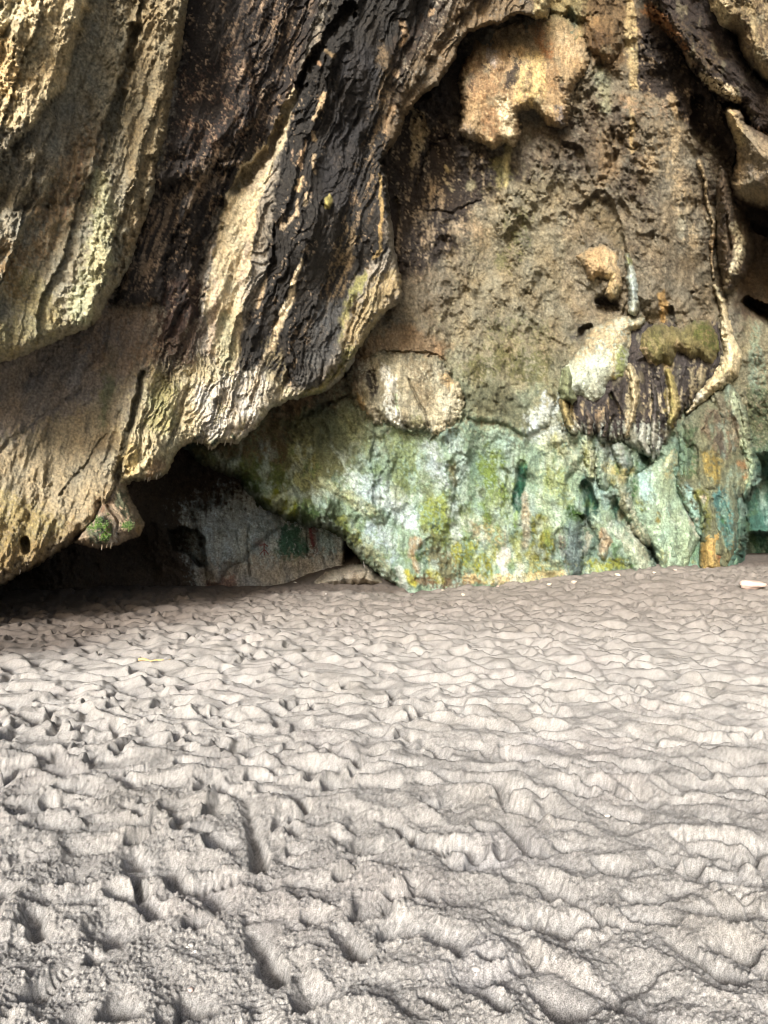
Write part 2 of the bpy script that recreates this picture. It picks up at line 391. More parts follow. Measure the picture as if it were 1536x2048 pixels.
    P([(1240, 190), (1340, 200), (1340, 240), (1250, 230)], (158, 134, 104), .8, 10, 12, .5)
    P([(1220, 280, 22), (1222, 330, 20), (1200, 360, 12)], (156, 134, 100), .6, 14, 10)
    P([(1350, 260, 12), (1345, 330, 16), (1360, 400, 16), (1380, 480, 14)], (184, 164, 126), .65, 10, 12, .4, 's')
    P([(1320, 260, 10), (1300, 330, 16)], (176, 156, 120), .6, 10, 12, .45, 's')
    P([(1130, 300), (1170, 300), (1175, 340), (1140, 350)], (84, 72, 58), .7, 10, 8, .3)
    P([(1170, 400, 14), (1190, 430, 20), (1230, 460, 16), (1240, 490, 10)], (118, 106, 78), .8, 12, 9)
    P([(1325, 590, 8), (1328, 620, 8), (1325, 640, 5)], (196, 158, 88), .85, 4, 6)
    P([(1345, 625, 8), (1348, 640, 6)], (72, 70, 64), .8, 4, 4)
    P([(1360, 440, 8), (1365, 470, 8)], (174, 170, 146), .8, 5, 5)
    P([(1395, 540), (1430, 540), (1430, 620), (1405, 640)], (88, 80, 60), .8, 9, 8, .4)
    P([(1205, 600, 16), (1225, 612, 14)], (58, 50, 44), .85, 8, 8, .3)
    P([(1250, 640), (1120, 640), (1100, 700), (1110, 780), (1180, 700)], (120, 116, 96), .5, 20, 16)
    P([(1160, 660, 12), (1150, 672, 9)], (64, 60, 54), .85, 6, 8, .3)
    P([(1100, 790, 10), (1085, 810, 16), (1075, 830, 10)], (78, 82, 78), .8, 6, 9, .4)
    # pinkish tan round the ledge above the boulder
    P([(560, 800), (640, 770), (720, 690), (800, 640), (900, 690), (890, 716), (760, 700), (660, 780), (540, 880), (500, 880)], (146, 122, 90), .95, 14, 10)
    P([(600, 820), (690, 760), (740, 720), (700, 800), (640, 830)], (112, 90, 62), .7, 14, 12, .35)
    # green toe of the wall, left ramp
    P([(380, 880), (520, 850), (640, 820), (720, 840), (700, 930), (640, 1000), (600, 1060), (480, 1000), (390, 940)], (104, 106, 70), .95, 22, 16)
    P([(400, 880), (560, 850), (600, 870), (560, 930), (470, 930)], (110, 92, 62), .8, 14, 12, .35)
    P([(650, 850, 40), (690, 880, 44)], (88, 94, 66), .85, 22, 12)
    P([(480, 950, 14), (540, 1000, 30), (600, 1040, 30), (680, 1050, 18)], (52, 76, 34), .95, 16, 12)
    P([(545, 992, 16), (575, 1012, 22)], (104, 112, 26), .95, 9, 9, .2)
    P([(470, 930, 14), (520, 940, 20), (570, 960, 20)], (88, 104, 48), .8, 12, 12, .3)
    P([(600, 890, 22), (620, 940, 20), (600, 970, 12)], (156, 158, 106), .8, 12, 12, .42)
    P([(700, 840, 26), (740, 880, 30), (720, 930, 22)], (120, 128, 92), .7, 16, 16, .35)
    P([(640, 965, 9), (690, 990, 12), (740, 1020, 14)], (178, 186, 150), .85, 8, 10, .3)
    P([(660, 1010, 16), (700, 1050, 18)], (84, 100, 72), .8, 12, 12)
    P([(700, 960, 16), (760, 985, 24), (800, 1010, 26), (820, 1040, 20)], (188, 204, 202), .95, 12, 12, .25)
    P([(745, 1060, 18), (765, 1075, 20), (780, 1120, 14)], (172, 188, 192), .85, 12, 12, .22)
    P([(715, 1075, 14), (750, 1110, 14), (790, 1160, 9)], (142, 146, 112), .8, 10, 12, .3)
    P([(690, 1050, 14), (720, 1090, 12)], (114, 122, 60), .8, 8, 8, .25)
    # greens and whites across the lower wall
    P([(860, 900, 16), (872, 935, 20), (878, 965, 14)], (186, 202, 206), .92, 8, 10, .25)
    P([(840, 890, 14), (850, 940, 14), (860, 1000, 14)], (116, 128, 92), .7, 12, 12, .3)
    P([(800, 880, 26), (820, 960, 26), (800, 980, 20)], (120, 134, 84), .8, 16, 14, .3)
    P([(905, 870, 14), (920, 920, 18), (915, 980, 14)], (176, 196, 186), .8, 10, 12, .3)
    P([(950, 880, 22), (960, 940, 24), (950, 990, 20)], (104, 128, 106), .85, 16, 14, .25)
    P([(990, 870, 16), (1030, 900, 14)], (160, 182, 160), .7, 10, 12)
    P([(985, 920, 22), (1000, 980, 34), (1000, 1030, 30), (970, 1060, 22)], (106, 126, 50), .9, 14, 16, .3)
    P([(905, 930, 7), (908, 965, 8)], (132, 124, 78), .8, 5, 6)
    P([(900, 1010, 26), (940, 1050, 22)], (132, 148, 96), .8, 14, 14, .3)
    P([(870, 1030, 34), (890, 1070, 26)], (136, 150, 72), .85, 14, 14, .35)
    P([(910, 1010, 10), (912, 1060, 11), (910, 1085, 5)], (192, 206, 196), .92, 6, 8, .25)
    P([(940, 1050, 14), (965, 1080, 12)], (186, 198, 190), .7, 10, 10, .4)
    P([(832, 1080, 9), (828, 1110, 10), (832, 1140, 6)], (158, 132, 98), .85, 5, 6)
    P([(842, 1095, 6), (840, 1115, 8), (848, 1122, 6)], (34, 84, 46), .97, 3, 5)
    P([(850, 1060, 10), (870, 1085, 12), (890, 1070, 8)], (104, 112, 74), .8, 6, 8, .35)
    P([(880, 1120, 26), (920, 1140, 22), (870, 1150, 18)], (104, 98, 68), .85, 12, 14, .3)
    P([(930, 1100, 26), (960, 1130, 20), (985, 1110, 20)], (140, 142, 54), .85, 10, 14, .38)
    P([(1080, 1050, 22), (1085, 1090, 26), (1075, 1130, 18)], (122, 122, 42), .92, 10, 12, .25)
    P([(1010, 1100, 9), (1006, 1125, 11), (1010, 1145, 7)], (206, 208, 200), .92, 5, 6)
    P([(1040, 1130, 6), (1042, 1160, 7)], (210, 208, 192), .85, 4, 5)
    P([(1025, 1060), (1050, 1060), (1050, 1130), (1025, 1130)], (152, 158, 88), .75, 8, 8, .3)
    P([(960, 1060, 18), (1000, 1075, 16)], (172, 160, 120), .7, 10, 10, .4)
    P([(930, 1158, 8), (1000, 1160, 9), (1100, 1150, 9), (1130, 1146, 6)], (216, 192, 142), .9, 5, 6, .25)
    P([(970, 1130, 12), (975, 1155, 12)], (136, 140, 48), .8, 6, 8, .3)
    P([(815, 1150, 8), (830, 1165, 9)], (166, 162, 54), .9, 5, 6); P([(800, 1140, 9), (806, 1170, 9)], (188, 194, 182), .85, 5, 6)
    P([(840, 1160, 10), (900, 1170, 10), (940, 1168, 6)], (112, 90, 66), .85, 6, 8, .3)
    P([(860, 1140, 8), (880, 1160, 8)], (150, 150, 58), .8, 5, 6)
    P([(1048, 935, 10), (1042, 960, 9), (1036, 990, 11), (1034, 1018, 9)], (36, 88, 66), 1, 3, 4)
    P([(1052, 930, 6), (1046, 945, 6)], (66, 126, 104), .9, 3, 4)
    P([(1031, 1030, 6), (1032, 1050, 5)], (128, 164, 66), .95, 4, 4)
    P([(1050, 990, 5), (1052, 1020, 8), (1050, 1090, 7)], (176, 162, 136), .8, 5, 5)
    P([(1080, 880, 16), (1100, 930, 20), (1090, 1000, 20)], (166, 182, 146), .8, 12, 14, .3)
    P([(1115, 870, 14), (1130, 900, 16)], (182, 186, 128), .85, 8, 10, .3)
    P([(1100, 810, 20), (1080, 850, 24), (1120, 860, 14)], (190, 204, 206), .85, 12, 14, .3)
    P([(1065, 870, 14), (1100, 880, 12)], (194, 208, 206), .7, 10, 12, .35)
    P([(1110, 950, 22), (1130, 1000, 18)], (148, 160, 104), .8, 10, 14, .3)
    P([(1100, 1010, 18), (1120, 1060, 14)], (156, 176, 152), .8, 10, 12, .3)
    P([(1060, 1140, 20), (1110, 1140, 20)], (166, 170, 126), .6, 10, 12, .4)
    P([(1168, 900, 8), (1172, 930, 7)], (150, 150, 70), .8, 5, 6); P([(1183, 905, 7), (1187, 950, 6)], (206, 212, 182), .9, 4, 5)
    P([(1162, 895, 4), (1164, 915, 4)], (60, 96, 80), .9, 3, 4)
    P([(1060, 820), (1130, 830), (1200, 900), (1340, 920), (1340, 980), (1230, 960), (1100, 930)], (176, 184, 160), .6, 16, 14, .4, 's')
    P([(1175, 965, 14), (1185, 1000, 16), (1175, 1030, 14), (1200, 1035, 10)], (52, 96, 80), .97, 6, 8)
    P([(1145, 1025, 14), (1155, 1035, 12)], (52, 82, 26), .97, 5, 6)
    P([(1205, 985, 7), (1215, 1005, 8), (1210, 1015, 6)], (150, 178, 168), .9, 4, 5)
    P([(1230, 960, 14), (1245, 955, 10)], (124, 118, 62), .85, 8, 8)
    P([(1240, 1010, 12), (1232, 1030, 10)], (52, 92, 74), .92, 6, 7)
    P([(1250, 990, 8), (1248, 1020, 8), (1240, 1040, 6)], (152, 148, 118), .85, 4, 6, .2)
    P([(1262, 990, 5), (1262, 1025, 5)], (62, 84, 80), .9, 4, 4)
    P([(1210, 890, 14), (1230, 900, 16), (1245, 930, 12)], (142, 152, 148), .85, 10, 10, .2)
    P([(1215, 935, 10), (1250, 945, 12), (1265, 940, 8)], (182, 172, 112), .85, 6, 8, .25)
    P([(1290, 905, 12), (1285, 930, 10)], (58, 92, 52), .95, 5, 6)
    P([(1160, 1040), (1200, 1040), (1210, 1080), (1170, 1130), (1130, 1130), (1130, 1060)], (92, 112, 100), .9, 12, 12)
    P([(1200, 1040, 20), (1230, 1080, 22), (1250, 1110, 18)], (150, 172, 148), .85, 10, 12, .2)
    P([(1205, 1065, 8), (1212, 1085, 11), (1205, 1100, 8)], (176, 152, 122), .9, 4, 5)
    P([(1230, 1100, 12), (1240, 1115, 10)], (84, 112, 74), .85, 6, 8)
    P([(1150, 1080, 14), (1148, 1110, 16), (1150, 1150, 10)], (84, 96, 96), .9, 8, 10, .25)
    P([(1180, 1070, 6), (1172, 1100, 6)], (186, 186, 168), .8, 4, 5, .3)
    P([(1120, 1070, 6), (1128, 1110, 6)], (110, 86, 70), .85, 5, 6, .3)
    P([(1180, 1135, 12), (1230, 1130, 12), (1265, 1128, 10)], (146, 150, 52), .92, 6, 9, .3)
    P([(1265, 1130, 7), (1272, 1125, 6)], (78, 122, 34), .9, 4, 5)
    P([(1260, 1050, 9), (1285, 1100, 14), (1290, 1130, 12)], (192, 184, 160), .85, 6, 8, .2)
    P([(1300, 1085, 7), (1306, 1115, 9), (1318, 1135, 10)], (58, 66, 60), .97, 5, 6)
    low = ss(850, 930, V + 50 * f.n1)[..., None]
    def over(mask, c, a): f.C[:] += low * (mask * a)[..., None] * (s2l(c) * ALB - f.C)
    over(ss(.50, .85, ridged(f.a / 60 + .3 * f.n1, f.l / 110, 4, 63) + .2 * f.spk), (196, 212, 202), .4)
    over(ss(.12, .38, fbm(U / 34, V / 52, 5, 64, .65)), (186, 208, 200), .45)
    over(ss(.16, .40, fbm(U / 40 + 9, V / 60, 5, 65, .65)), (104, 126, 66), .55)
    f.C[:] += low * (ss(1180, 1330, U) * .35)[..., None] * (s2l((96, 138, 120)) * ALB - f.C)
    over(ss(.20, .40, fbm(U / 22 + 5, V / 46, 5, 66, .7)), (92, 98, 74), .6)
    over(ss(.25, .45, fbm(U / 30 + 15, V / 30, 5, 67, .7)) * ss(1010, 1090, V), (164, 154, 92), .5)
    keep = f.C.copy(); mottle(f, .24, .06); f.C[:] = f.C + .40 * low * (keep - f.C)
    # tiny pale crystals of lime on the dark rock
rock_kw = dict(step=2)
wall = rock('cave_wall', P_WALL, D_wall, wall_relief, wall_colour, seed=1, edge=(34, .9), jag=5, margin=8, back=.35)
tag(wall, kind='structure')

# ---- left slab ---------------------------------------------------------------
P_SLAB = [(-190, -160), (1096, -160), (1096, 0), (1096, 30), (1072, 34), (1057, 30), (1036, 28), (1020, 34), (1005, 46), (979, 48), (958, 58), (937, 62), (914, 91), (910, 117), (890, 143),
          (875, 167), (846, 188), (825, 208), (809, 229), (799, 266), (776, 297), (762, 325), (770, 360), (778, 430), (786, 500), (802, 560), (807, 590), (798, 606), (770, 624), (742, 660), (712, 704),
          (700, 735), (670, 765), (645, 785), (600, 794), (575, 800), (540, 815), (520, 840), (492, 870), (472, 883), (455, 882), (440, 880), (428, 893), (418, 893), (405, 882), (385, 880), (362, 890),
          (346, 905), (336, 925), (330, 942), (310, 952), (285, 955), (262, 956), (246, 966), (232, 985), (214, 1010), (200, 1040), (172, 1060), (140, 1082), (100, 1108), (50, 1138), (0, 1166), (-190, 1250)]
def slab_relief(f):
    U, V = f.U, f.V
    relief_generic(f, .30, .07, .03, 2.6)
    zone = ss(300, 420, U + .35 * (V - 500)) 
    w = 26 * fbm(U / 100, V / 120, 3, 71) + 7 * fbm(U / 22, V / 30, 3, 72) + 2.5 * f.n2
    s = f.a + w
    s2 = s + 12 * pn(s / 45, f.l / 300, 73)
    zl = ss(640, 740, V + 30 * f.n1) * ss(250, 330, U)
    amp = (.35 + .65 * ss(-.25, .3, fbm(U / 70, V / 160, 3, 74))) * (.06 + .94 * zone)
    band = ss(-6, 8, shape([(585, 180, 5), (574, 225, 10), (552, 290, 16), (510, 345, 28), (480, 410, 34), (468, 500, 38), (450, 600, 38), (448, 690, 28)], U, V)); amp = amp * (1 - .75 * band)
    f.h += (.085 * saw(s2 / 34) + .055 * saw(s2 / 15 + 2 * pn(U / 60, V / 90, 75))) * amp * (1 + .3 * zl)
    f.h += .06 * zl * saw(s2 / 9.5 + 1.5 * pn(U / 40, V / 60, 76))
    f.h += .11 * saw(s2 / 118 + .3) * zone
    # big steps and gullies
    for P, h, wd, am in [([(560, 200), (600, 170), (650, 60), (700, -60), (1000, -60), (900, 60), (800, 220), (790, 330), (800, 600), (700, 720), (600, 790), (560, 700), (545, 400)], .25, 26, 8),
                     ([(470, 380, 12), (540, 300, 14), (600, 170, 12), (650, 80, 14), (700, 20, 20)], -.45, 22, 8),
                     ([(395, 620, 14), (400, 500, 22), (440, 410, 16)], -.28, 24, 8),
                     ([(286, 745, 6), (275, 800, 9), (262, 850, 9), (244, 905, 8), (232, 960, 6)], -.2, 12, 5),
                     ([(225, 610), (300, 615), (320, 600), (335, 500), (420, 350), (460, 300), (520, 240), (500, 100), (380, -100), (300, 100), (300, 400)], .22, 16, 8),
                     ([(440, 330, 6), (480, 325, 7), (500, 300, 5)], .12, 9, 5), ([(330, 350, 30), (380, 340, 20)], .2, 26, 10),
                     ([(60, 1010), (140, 960), (190, 900), (250, 900), (220, 1000), (180, 1060), (80, 1110), (0, 1160), (-100, 1180)], .22, 40, 12),
                     ([(50, 1085, 12), (52, 1100, 9)], -.4, 14, 3), ([(0, 900, 5), (90, 830, 5), (160, 780, 4)], -.05, 8, 4),
                     ([(215, 870, 4), (170, 930, 5), (120, 990, 3)], -.12, 9, 4), ([(250, 880, 16), (262, 940, 20)], .16, 24, 5),
                     ([(345, 870, 6), (370, 800, 5), (380, 750, 4)], -.12, 9, 5), ([(660, 100, 9), (665, 120, 10), (655, 130, 5)], .14, 10, 3),
                     ([(650, 400, 9), (658, 408, 8)], .14, 9, 3), ([(700, 590, 14), (690, 660, 12), (650, 760, 12)], .16, 16, 6),
                     ([(740, 600, 40), (770, 580, 20)], .12, 26, 8), ([(770, 100, 12), (780, 160, 10)], .1, 12, 5)]:
        f.bump(P, h, wd, am)
    f.bump([(300, 940), (330, 905), (420, 870), (500, 850), (560, 800), (520, 700), (340, 760), (260, 960)], .18, 30, 8)
def slab_colour(f):
    U, V = f.U, f.V; P = f.paint
    f.C[:] = s2l((156, 147, 130)) * ALB
    P([(-200, 660), (170, 640), (240, 620), (300, 640), (250, 760), (150, 860), (-200, 980)], (146, 136, 126), .95, 26, 14)
    P([(-200, 960), (130, 830), (260, 760), (260, 920), (200, 1040), (-200, 1250)], (164, 152, 124), .9, 24, 16)
    P([(150, 1050), (80, 1110), (-200, 1250), (-200, 1020), (0, 980)], (150, 134, 82), .7, 20, 18, .3)
    P([(225, 700, 10), (215, 780, 14), (205, 850, 8)], (104, 112, 80), .8, 12, 10)
    P([(190, 620), (310, 620), (290, 720), (230, 760), (150, 700)], (150, 130, 108), .8, 16, 12, .25, 's')
    P([(240, 860), (300, 730), (400, 720), (560, 740), (590, 800), (500, 880), (330, 950), (240, 970)], (208, 196, 156), .95, 22, 14)
    P([(390, 770), (520, 730), (560, 790), (500, 870), (400, 880)], (216, 208, 192), .9, 18, 14, .25, 's')
    P([(330, 780, 24), (320, 840, 26)], (172, 166, 104), .8, 18, 14, .25)
    P([(290, 700, 22), (350, 690, 24), (380, 720, 12)], (160, 134, 104), .8, 16, 14, .25)
    P([(255, 900, 16), (262, 940, 12)], (204, 182, 126), .8, 10, 8)
    P([(320, 930, 12), (300, 950, 8)], (168, 142, 112), .8, 8, 6)
    # black stains
    P([(372, -160), (690, -160), (650, 0), (600, 150), (560, 260), (500, 340), (440, 420), (400, 520), (400, 640), (330, 680), (318, 610), (215, 612), (250, 520), (305, 400), (338, 250), (358, 100)], (40, 34, 32), .97, 12, 12)
    P([(330, 560), (410, 560), (400, 700), (330, 760), (310, 660)], (78, 58, 48), .8, 16, 14, .35, 's')
    P([(300, 420), (400, 330), (480, 270), (470, 330), (400, 400), (330, 480), (300, 560), (240, 600)], (138, 118, 94), .85, 12, 12, .48, 's')
    P([(470, -50), (640, -50), (560, 230), (480, 280), (440, 150)], (122, 102, 82), .8, 16, 14, .64, 's')
    P([(340, 160), (500, 100), (520, 260), (380, 340)], (120, 92, 74), .7, 14, 14, .68)
    P([(590, 180), (640, 60), (700, -160), (900, -160), (860, 60), (800, 120), (778, 330), (775, 500), (700, 570), (670, 700), (620, 775), (560, 770), (530, 730), (485, 745), (470, 700), (530, 560), (548, 380)], (40, 38, 36), .97, 9, 9)
    P([(372, -160), (660, -160), (560, 260), (400, 640), (318, 620), (215, 612), (338, 250)], (176, 150, 120), .85, 10, 10, .90, 'd')
    P([(600, 180), (780, 100), (775, 500), (600, 780), (480, 745)], (170, 148, 120), .85, 10, 10, 1.0, 'd')
    P([(720, 130, 40), (700, 250, 40), (680, 380, 40)], (54, 52, 52), .9, 20, 12)
    P([(760, 90), (800, 120), (930, -20), (1090, -160), (1100, 50), (900, 140), (800, 280), (790, 330), (770, 300)], (120, 102, 76), .95, 14, 12, .2)
    P([(780, 100), (860, 20), (900, 0), (880, 60), (820, 140), (790, 240), (776, 260)], (62, 52, 44), .9, 10, 10, .3)
    P([(900, 90, 20), (960, 30, 20), (1030, 10, 18)], (138, 118, 88), .7, 12, 10, .35)
    P([(1075, 0), (1096, 0), (1096, 34), (1070, 34)], (200, 184, 134), .95, 6, 4)
    for l in [[(806, 45, 5), (812, 60, 5), (808, 80, 3), (802, 92, 4)], [(796, 145, 5), (793, 150, 6)], [(786, 215, 6), (775, 245, 5), (768, 262, 5)], [(866, 22, 5), (858, 30, 4)]]:
        P(l, (196, 164, 124), .9, 3, 5, .2)
    P([(585, 180, 5), (574, 225, 10), (552, 290, 16), (510, 345, 28), (480, 410, 34), (468, 500, 38), (450, 600, 38), (448, 690, 32), (452, 720, 22)], (218, 200, 158), 1, 4, 5)
    P([(560, 240, 8), (540, 310, 12), (500, 370, 14)], (176, 160, 132), .8, 6, 5)
    P([(430, 560, 7), (425, 640, 8), (420, 700, 6)], (208, 182, 152), .8, 6, 5); P([(495, 480, 7), (480, 600, 7)], (206, 186, 160), .7, 6, 6)
    P([(455, 640, 16), (455, 720, 18)], (182, 180, 144), .8, 10, 8)
    for l, c in [([(650, 185, 4), (640, 215, 5), (628, 240, 3)], (206, 180, 138)), ([(625, 265, 3), (628, 278, 5)], (206, 180, 138)), ([(612, 280, 2), (602, 310, 3), (600, 325, 5), (604, 335, 3)], (190, 160, 124)),
                 ([(604, 355, 3), (596, 378, 6)], (222, 196, 150)), ([(592, 395, 2), (595, 425, 3), (578, 440, 3), (566, 460, 2)], (200, 176, 140)), ([(615, 385, 3), (610, 410, 3)], (208, 186, 148)),
                 ([(603, 520, 2), (590, 560, 5), (578, 600, 8), (560, 645, 7), (540, 700, 5)], (228, 208, 168)), ([(532, 550, 3), (524, 585, 4), (514, 615, 3)], (206, 180, 140)),
                 ([(540, 690, 4), (520, 740, 5), (500, 800, 3)], (214, 196, 164)), ([(657, 398, 8), (654, 412, 6)], (176, 164, 84)), ([(650, 100, 3), (668, 112, 4)], (150, 128, 92)), ([(635, 125, 4), (642, 130, 3)], (190, 150, 110)),
                 ([(760, 350, 3), (764, 420, 3), (760, 500, 3), (745, 520, 2)], (186, 156, 96)), ([(585, 300, 2), (583, 320, 2)], (190, 160, 130)), ([(630, 310, 3), (629, 345, 3)], (196, 170, 130))]:
        P(l, c, .96, 2.5, 4, .12, 's')
    P([(760, 180), (790, 200), (770, 320), (740, 420), (690, 540), (640, 680), (600, 700), (680, 480)], (140, 118, 88), .75, 10, 10, .66, 's')
    P([(700, 470, 14), (690, 520, 14), (660, 620, 8)], (142, 122, 88), .8, 8, 8, .45, 's')
    P([(730, 555, 9), (710, 580, 10), (690, 620, 8), (680, 680, 7)], (156, 152, 84), .9, 6, 7, .2)
    P([(780, 560, 22), (750, 600, 26), (720, 650, 26), (700, 700, 20)], (172, 154, 112), .95, 10, 10, .15)
    P([(640, 600), (690, 600), (680, 700), (640, 780), (600, 780), (610, 700)], (84, 84, 82), .8, 12, 10, .2)
    P([(600, 790, 6), (640, 780, 8), (680, 740, 8), (700, 700, 8)], (136, 130, 72), .85, 7, 7, .2)
    P([(540, 690, 14), (560, 760, 16), (520, 820, 8)], (150, 138, 104), .7, 10, 10, .4, 's')
    P([(286, 745, 5), (275, 800, 7), (262, 850, 7), (244, 905, 6)], (58, 56, 40), .9, 4, 3)
    for l in [[(425, 888, 4), (432, 880, 4)], [(390, 876, 4), (400, 874, 3)], [(470, 876, 4), (464, 870, 3)]]: P(l, (58, 76, 56), .9, 3, 3)
    P([(-200, 1140), (60, 1090), (180, 1020), (230, 960), (240, 990), (180, 1070), (0, 1180), (-200, 1260)], (150, 126, 88), .5, 10, 10)
    mottle(f, .22, .05)
slab = rock('rock_overhang', P_SLAB, D_slab, slab_relief, slab_colour, flow=(-.34, .94), seed=2, edge=(8, .35), jag=4.2, margin=8, back=.4)
tag(slab, 'huge leaning layered limestone slab with black stains and cream streaks over the dark cavern', 'rock overhang')

# ---- nearer buttress upper left ------------------------------------------------
P_BUT = [(-190, -160), (390, -160), (378, 0), (366, 100), (350, 180), (340, 260), (320, 330), (306, 400), (288, 450), (258, 540), (228, 585), (214, 600), (206, 628), (178, 655), (150, 665), (110, 682), (60, 706), (0, 726), (-190, 780)]
def but_relief(f):
    U, V = f.U, f.V
    relief_generic(f, .24, .08, .035, 2.0)
    s = f.a + 22 * fbm(U / 90, V / 130, 3, 81) + 5 * f.n2
    f.h += .12 * saw(s / 96 + .2) + .03 * saw(s / 30)
    rough = ss(80, 30, U - .12 * (300 - V)) * ss(420, 260, V) + ss(330, 430, V) * ss(70, 190, U + .2 * (V - 500)) * ss(300, 240, U)
    f.h += np.clip(rough, 0, 1) * (.09 * fbm(U / 20, V / 26, 4, 82, .7) + .05 * ridged(U / 16, V / 22, 3, 83))
    f.bump([(170, 700), (60, 720), (0, 740), (-200, 760), (-200, 500), (40, 420), (170, 400), (228, 350), (225, 590), (200, 640)], .3, 28, 9, (300, 560))
    f.bump([(-200, -160), (190, -160), (180, 0), (150, 90), (130, 170), (60, 260), (0, 330), (-200, 400)], .35, 24, 10)
    f.bump([(270, 60, 14), (230, 240, 12), (205, 330, 10)], -.22, 26, 9); f.bump([(300, 320, 12), (270, 430, 12), (235, 540, 9)], -.15, 18, 6)
def but_colour(f):
    P = f.paint
    f.C[:] = s2l((166, 158, 132)) * ALB
    P([(240, -160), (400, -160), (370, 120), (330, 300), (280, 440), (250, 500), (250, 300)], (158, 142, 106), .95, 22, 14)
    P([(-200, 300), (190, 180), (210, 280), (160, 400), (60, 480), (-200, 520)], (156, 148, 126), .9, 26, 18)
    P([(-200, -160), (190, -160), (180, 0), (140, 110), (130, 170), (60, 240), (-200, 330)], (226, 206, 158), .95, 16, 12)  # cream, with the strong sunlight on the upper left painted in
    P([(0, 100, 30), (20, 180, 20)], (226, 190, 120), .6, 14, 14, .3)  # yellowish sunlit glow painted at the left edge
    P([(60, 60), (150, 60), (130, 150), (40, 230)], (158, 142, 108), .6, 14, 14, .45, 's')
    P([(180, 270, 14), (150, 340, 26), (110, 420, 36), (80, 500, 20), (20, 540, 24)], (158, 130, 90), .7, 22, 18, .3)
    P([(200, 360, 20), (210, 430, 22), (190, 540, 26), (160, 620, 26)], (200, 198, 154), .9, 14, 12, .15)
    P([(50, 580, 40), (100, 640, 30), (0, 680, 30)], (162, 152, 104), .8, 20, 16, .2)
    P([(0, 500, 20), (30, 580, 20)], (150, 120, 72), .7, 16, 14, .3)
    P([(165, 300, 3), (150, 380, 4), (125, 430, 3)], (214, 178, 140), .7, 3, 5)
    P([(132, 140, 5), (128, 165, 6)], (234, 216, 176), .9, 3, 4)
    P([(310, 340, 8), (280, 440, 8), (240, 540, 7)], (172, 150, 112), .7, 8, 7)
    mottle(f, .2, .05)
but = rock('rock_buttress', P_BUT, D_slab, but_relief, but_colour, flow=(-.30, .95), seed=3, thick=.75, edge=(26, .9), jag=5, margin=8, back=.25)
tag(but, 'yellow-cream rough rock buttress jutting from the top left with a jagged lower edge', 'rock')

# ---- chamber behind ------------------------------------------------------------
P_CH = [(-200, 830), (700, 830), (740, 1000), (690, 1052), (689, 1122), (689, 1260), (-200, 1260)]
def ch_relief(f):
    relief_generic(f, .3, .12, .05, 1.2)
    f.bump([(335, 1062), (360, 1052), (395, 1060), (410, 1075), (412, 1130), (398, 1135), (375, 1110), (345, 1100)], -1.6, 12, 4)
    f.bump([(497, 1050, 1.5), (494, 1090, 2), (499, 1150, 2)], -.3, 3, 2); f.bump([(470, 1060, 1.5), (480, 1120, 1)], -.15, 3, 2)
    f.bump([(612, 1045, 1.5), (614, 1110, 2)], -.25, 3, 2); f.bump([(634, 1045, 1.5), (640, 1100, 1.5)], -.2, 3, 2)
    f.bump([(380, 1020), (440, 1000), (500, 960), (540, 1000), (560, 1050), (420, 1180), (400, 1100)], .35, 20, 6)
    f.h += .05 * saw(f.U / 23 + f.n1) * ss(500, 540, f.U)
def ch_colour(f):
    P = f.paint; f.C[:] = s2l((88, 78, 68)) * ALB
    P([(370, 1030), (440, 1000), (520, 970), (560, 1000), (700, 1030), (700, 1200), (410, 1200)], (212, 226, 232), .95, 44, 22)
    P([(530, 1060, 20), (520, 1090, 20)], (184, 204, 216), .8, 14, 10); P([(650, 1060, 14), (660, 1110, 14)], (180, 208, 218), .9, 8, 8)
    P([(556, 1050), (608, 1050), (608, 1115), (590, 1120), (556, 1118)], (56, 112, 94), .92, 10, 12, .15, 's')
    P([(565, 1120, 6), (562, 1140, 4)], (74, 110, 90), .8, 4, 5)
    P([(616, 1045), (634, 1045), (636, 1110), (616, 1115)], (124, 96, 98), .85, 4, 6, .3); P([(620, 1055, 3), (626, 1090, 3)], (120, 56, 70), .9, 2, 4)
    P([(400, 1130), (700, 1100), (700, 1200), (400, 1200)], (176, 168, 158), .8, 22, 14)
    P([(415, 1165), (470, 1150), (470, 1180), (415, 1185)], (142, 104, 92), .7, 8, 8)
    P([(518, 1085, 9)], (160, 130, 136), .5, 5, 5)
    mottle(f, .22, .05)
ch = rock('chamber_wall', P_CH, D_chamber, ch_relief, ch_colour, seed=4, edge=(8, .5), jag=2.5, margin=6, back=.6)
tag(ch, kind='structure')

# ---- formations standing proud of the wall --------------------------------------
def simple_relief(mid=.08, fine=.04, vs=1.6, extra=None):
    def r(f):
        relief_generic(f, .06, mid, fine, vs)
        f.h += .03 * fbm(f.a / 18, f.l / 70, 3, f.seed + 19) + .07 * fbm(f.U / 36, f.V / 44, 3, f.seed + 20)
        if extra: extra(f)
    return r
def colours(base, strokes, mot=.2, tint=(150, 142, 112)):
    def c(f):
        f.C[:] = s2l(base) * ALB
        for s in strokes:
            s = list(s) + [0.] * (6 - len(s)); s[4] *= 1.3; s[5] = max(s[5], .34)
            f.paint(*s)
        st = fbm(f.a / 8, f.l / 75, 4, f.seed + 27, .6); cr = ridged(f.a / 30 + .4 * f.n1, f.l / 60, 3, f.seed + 28)
        f.C *= (1 + .18 * ss(.05, .4, st) - .18 * ss(.05, .42, -st) - .25 * ss(.62, .85, cr))[..., None]
        g = ss(.12, .42, fbm(f.U / 24, f.V / 44, 4, f.seed + 29, .6))[..., None] * .45
        f.C += g * (s2l(tint) * ALB - f.C)
        mottle(f, mot, .05)
    return c
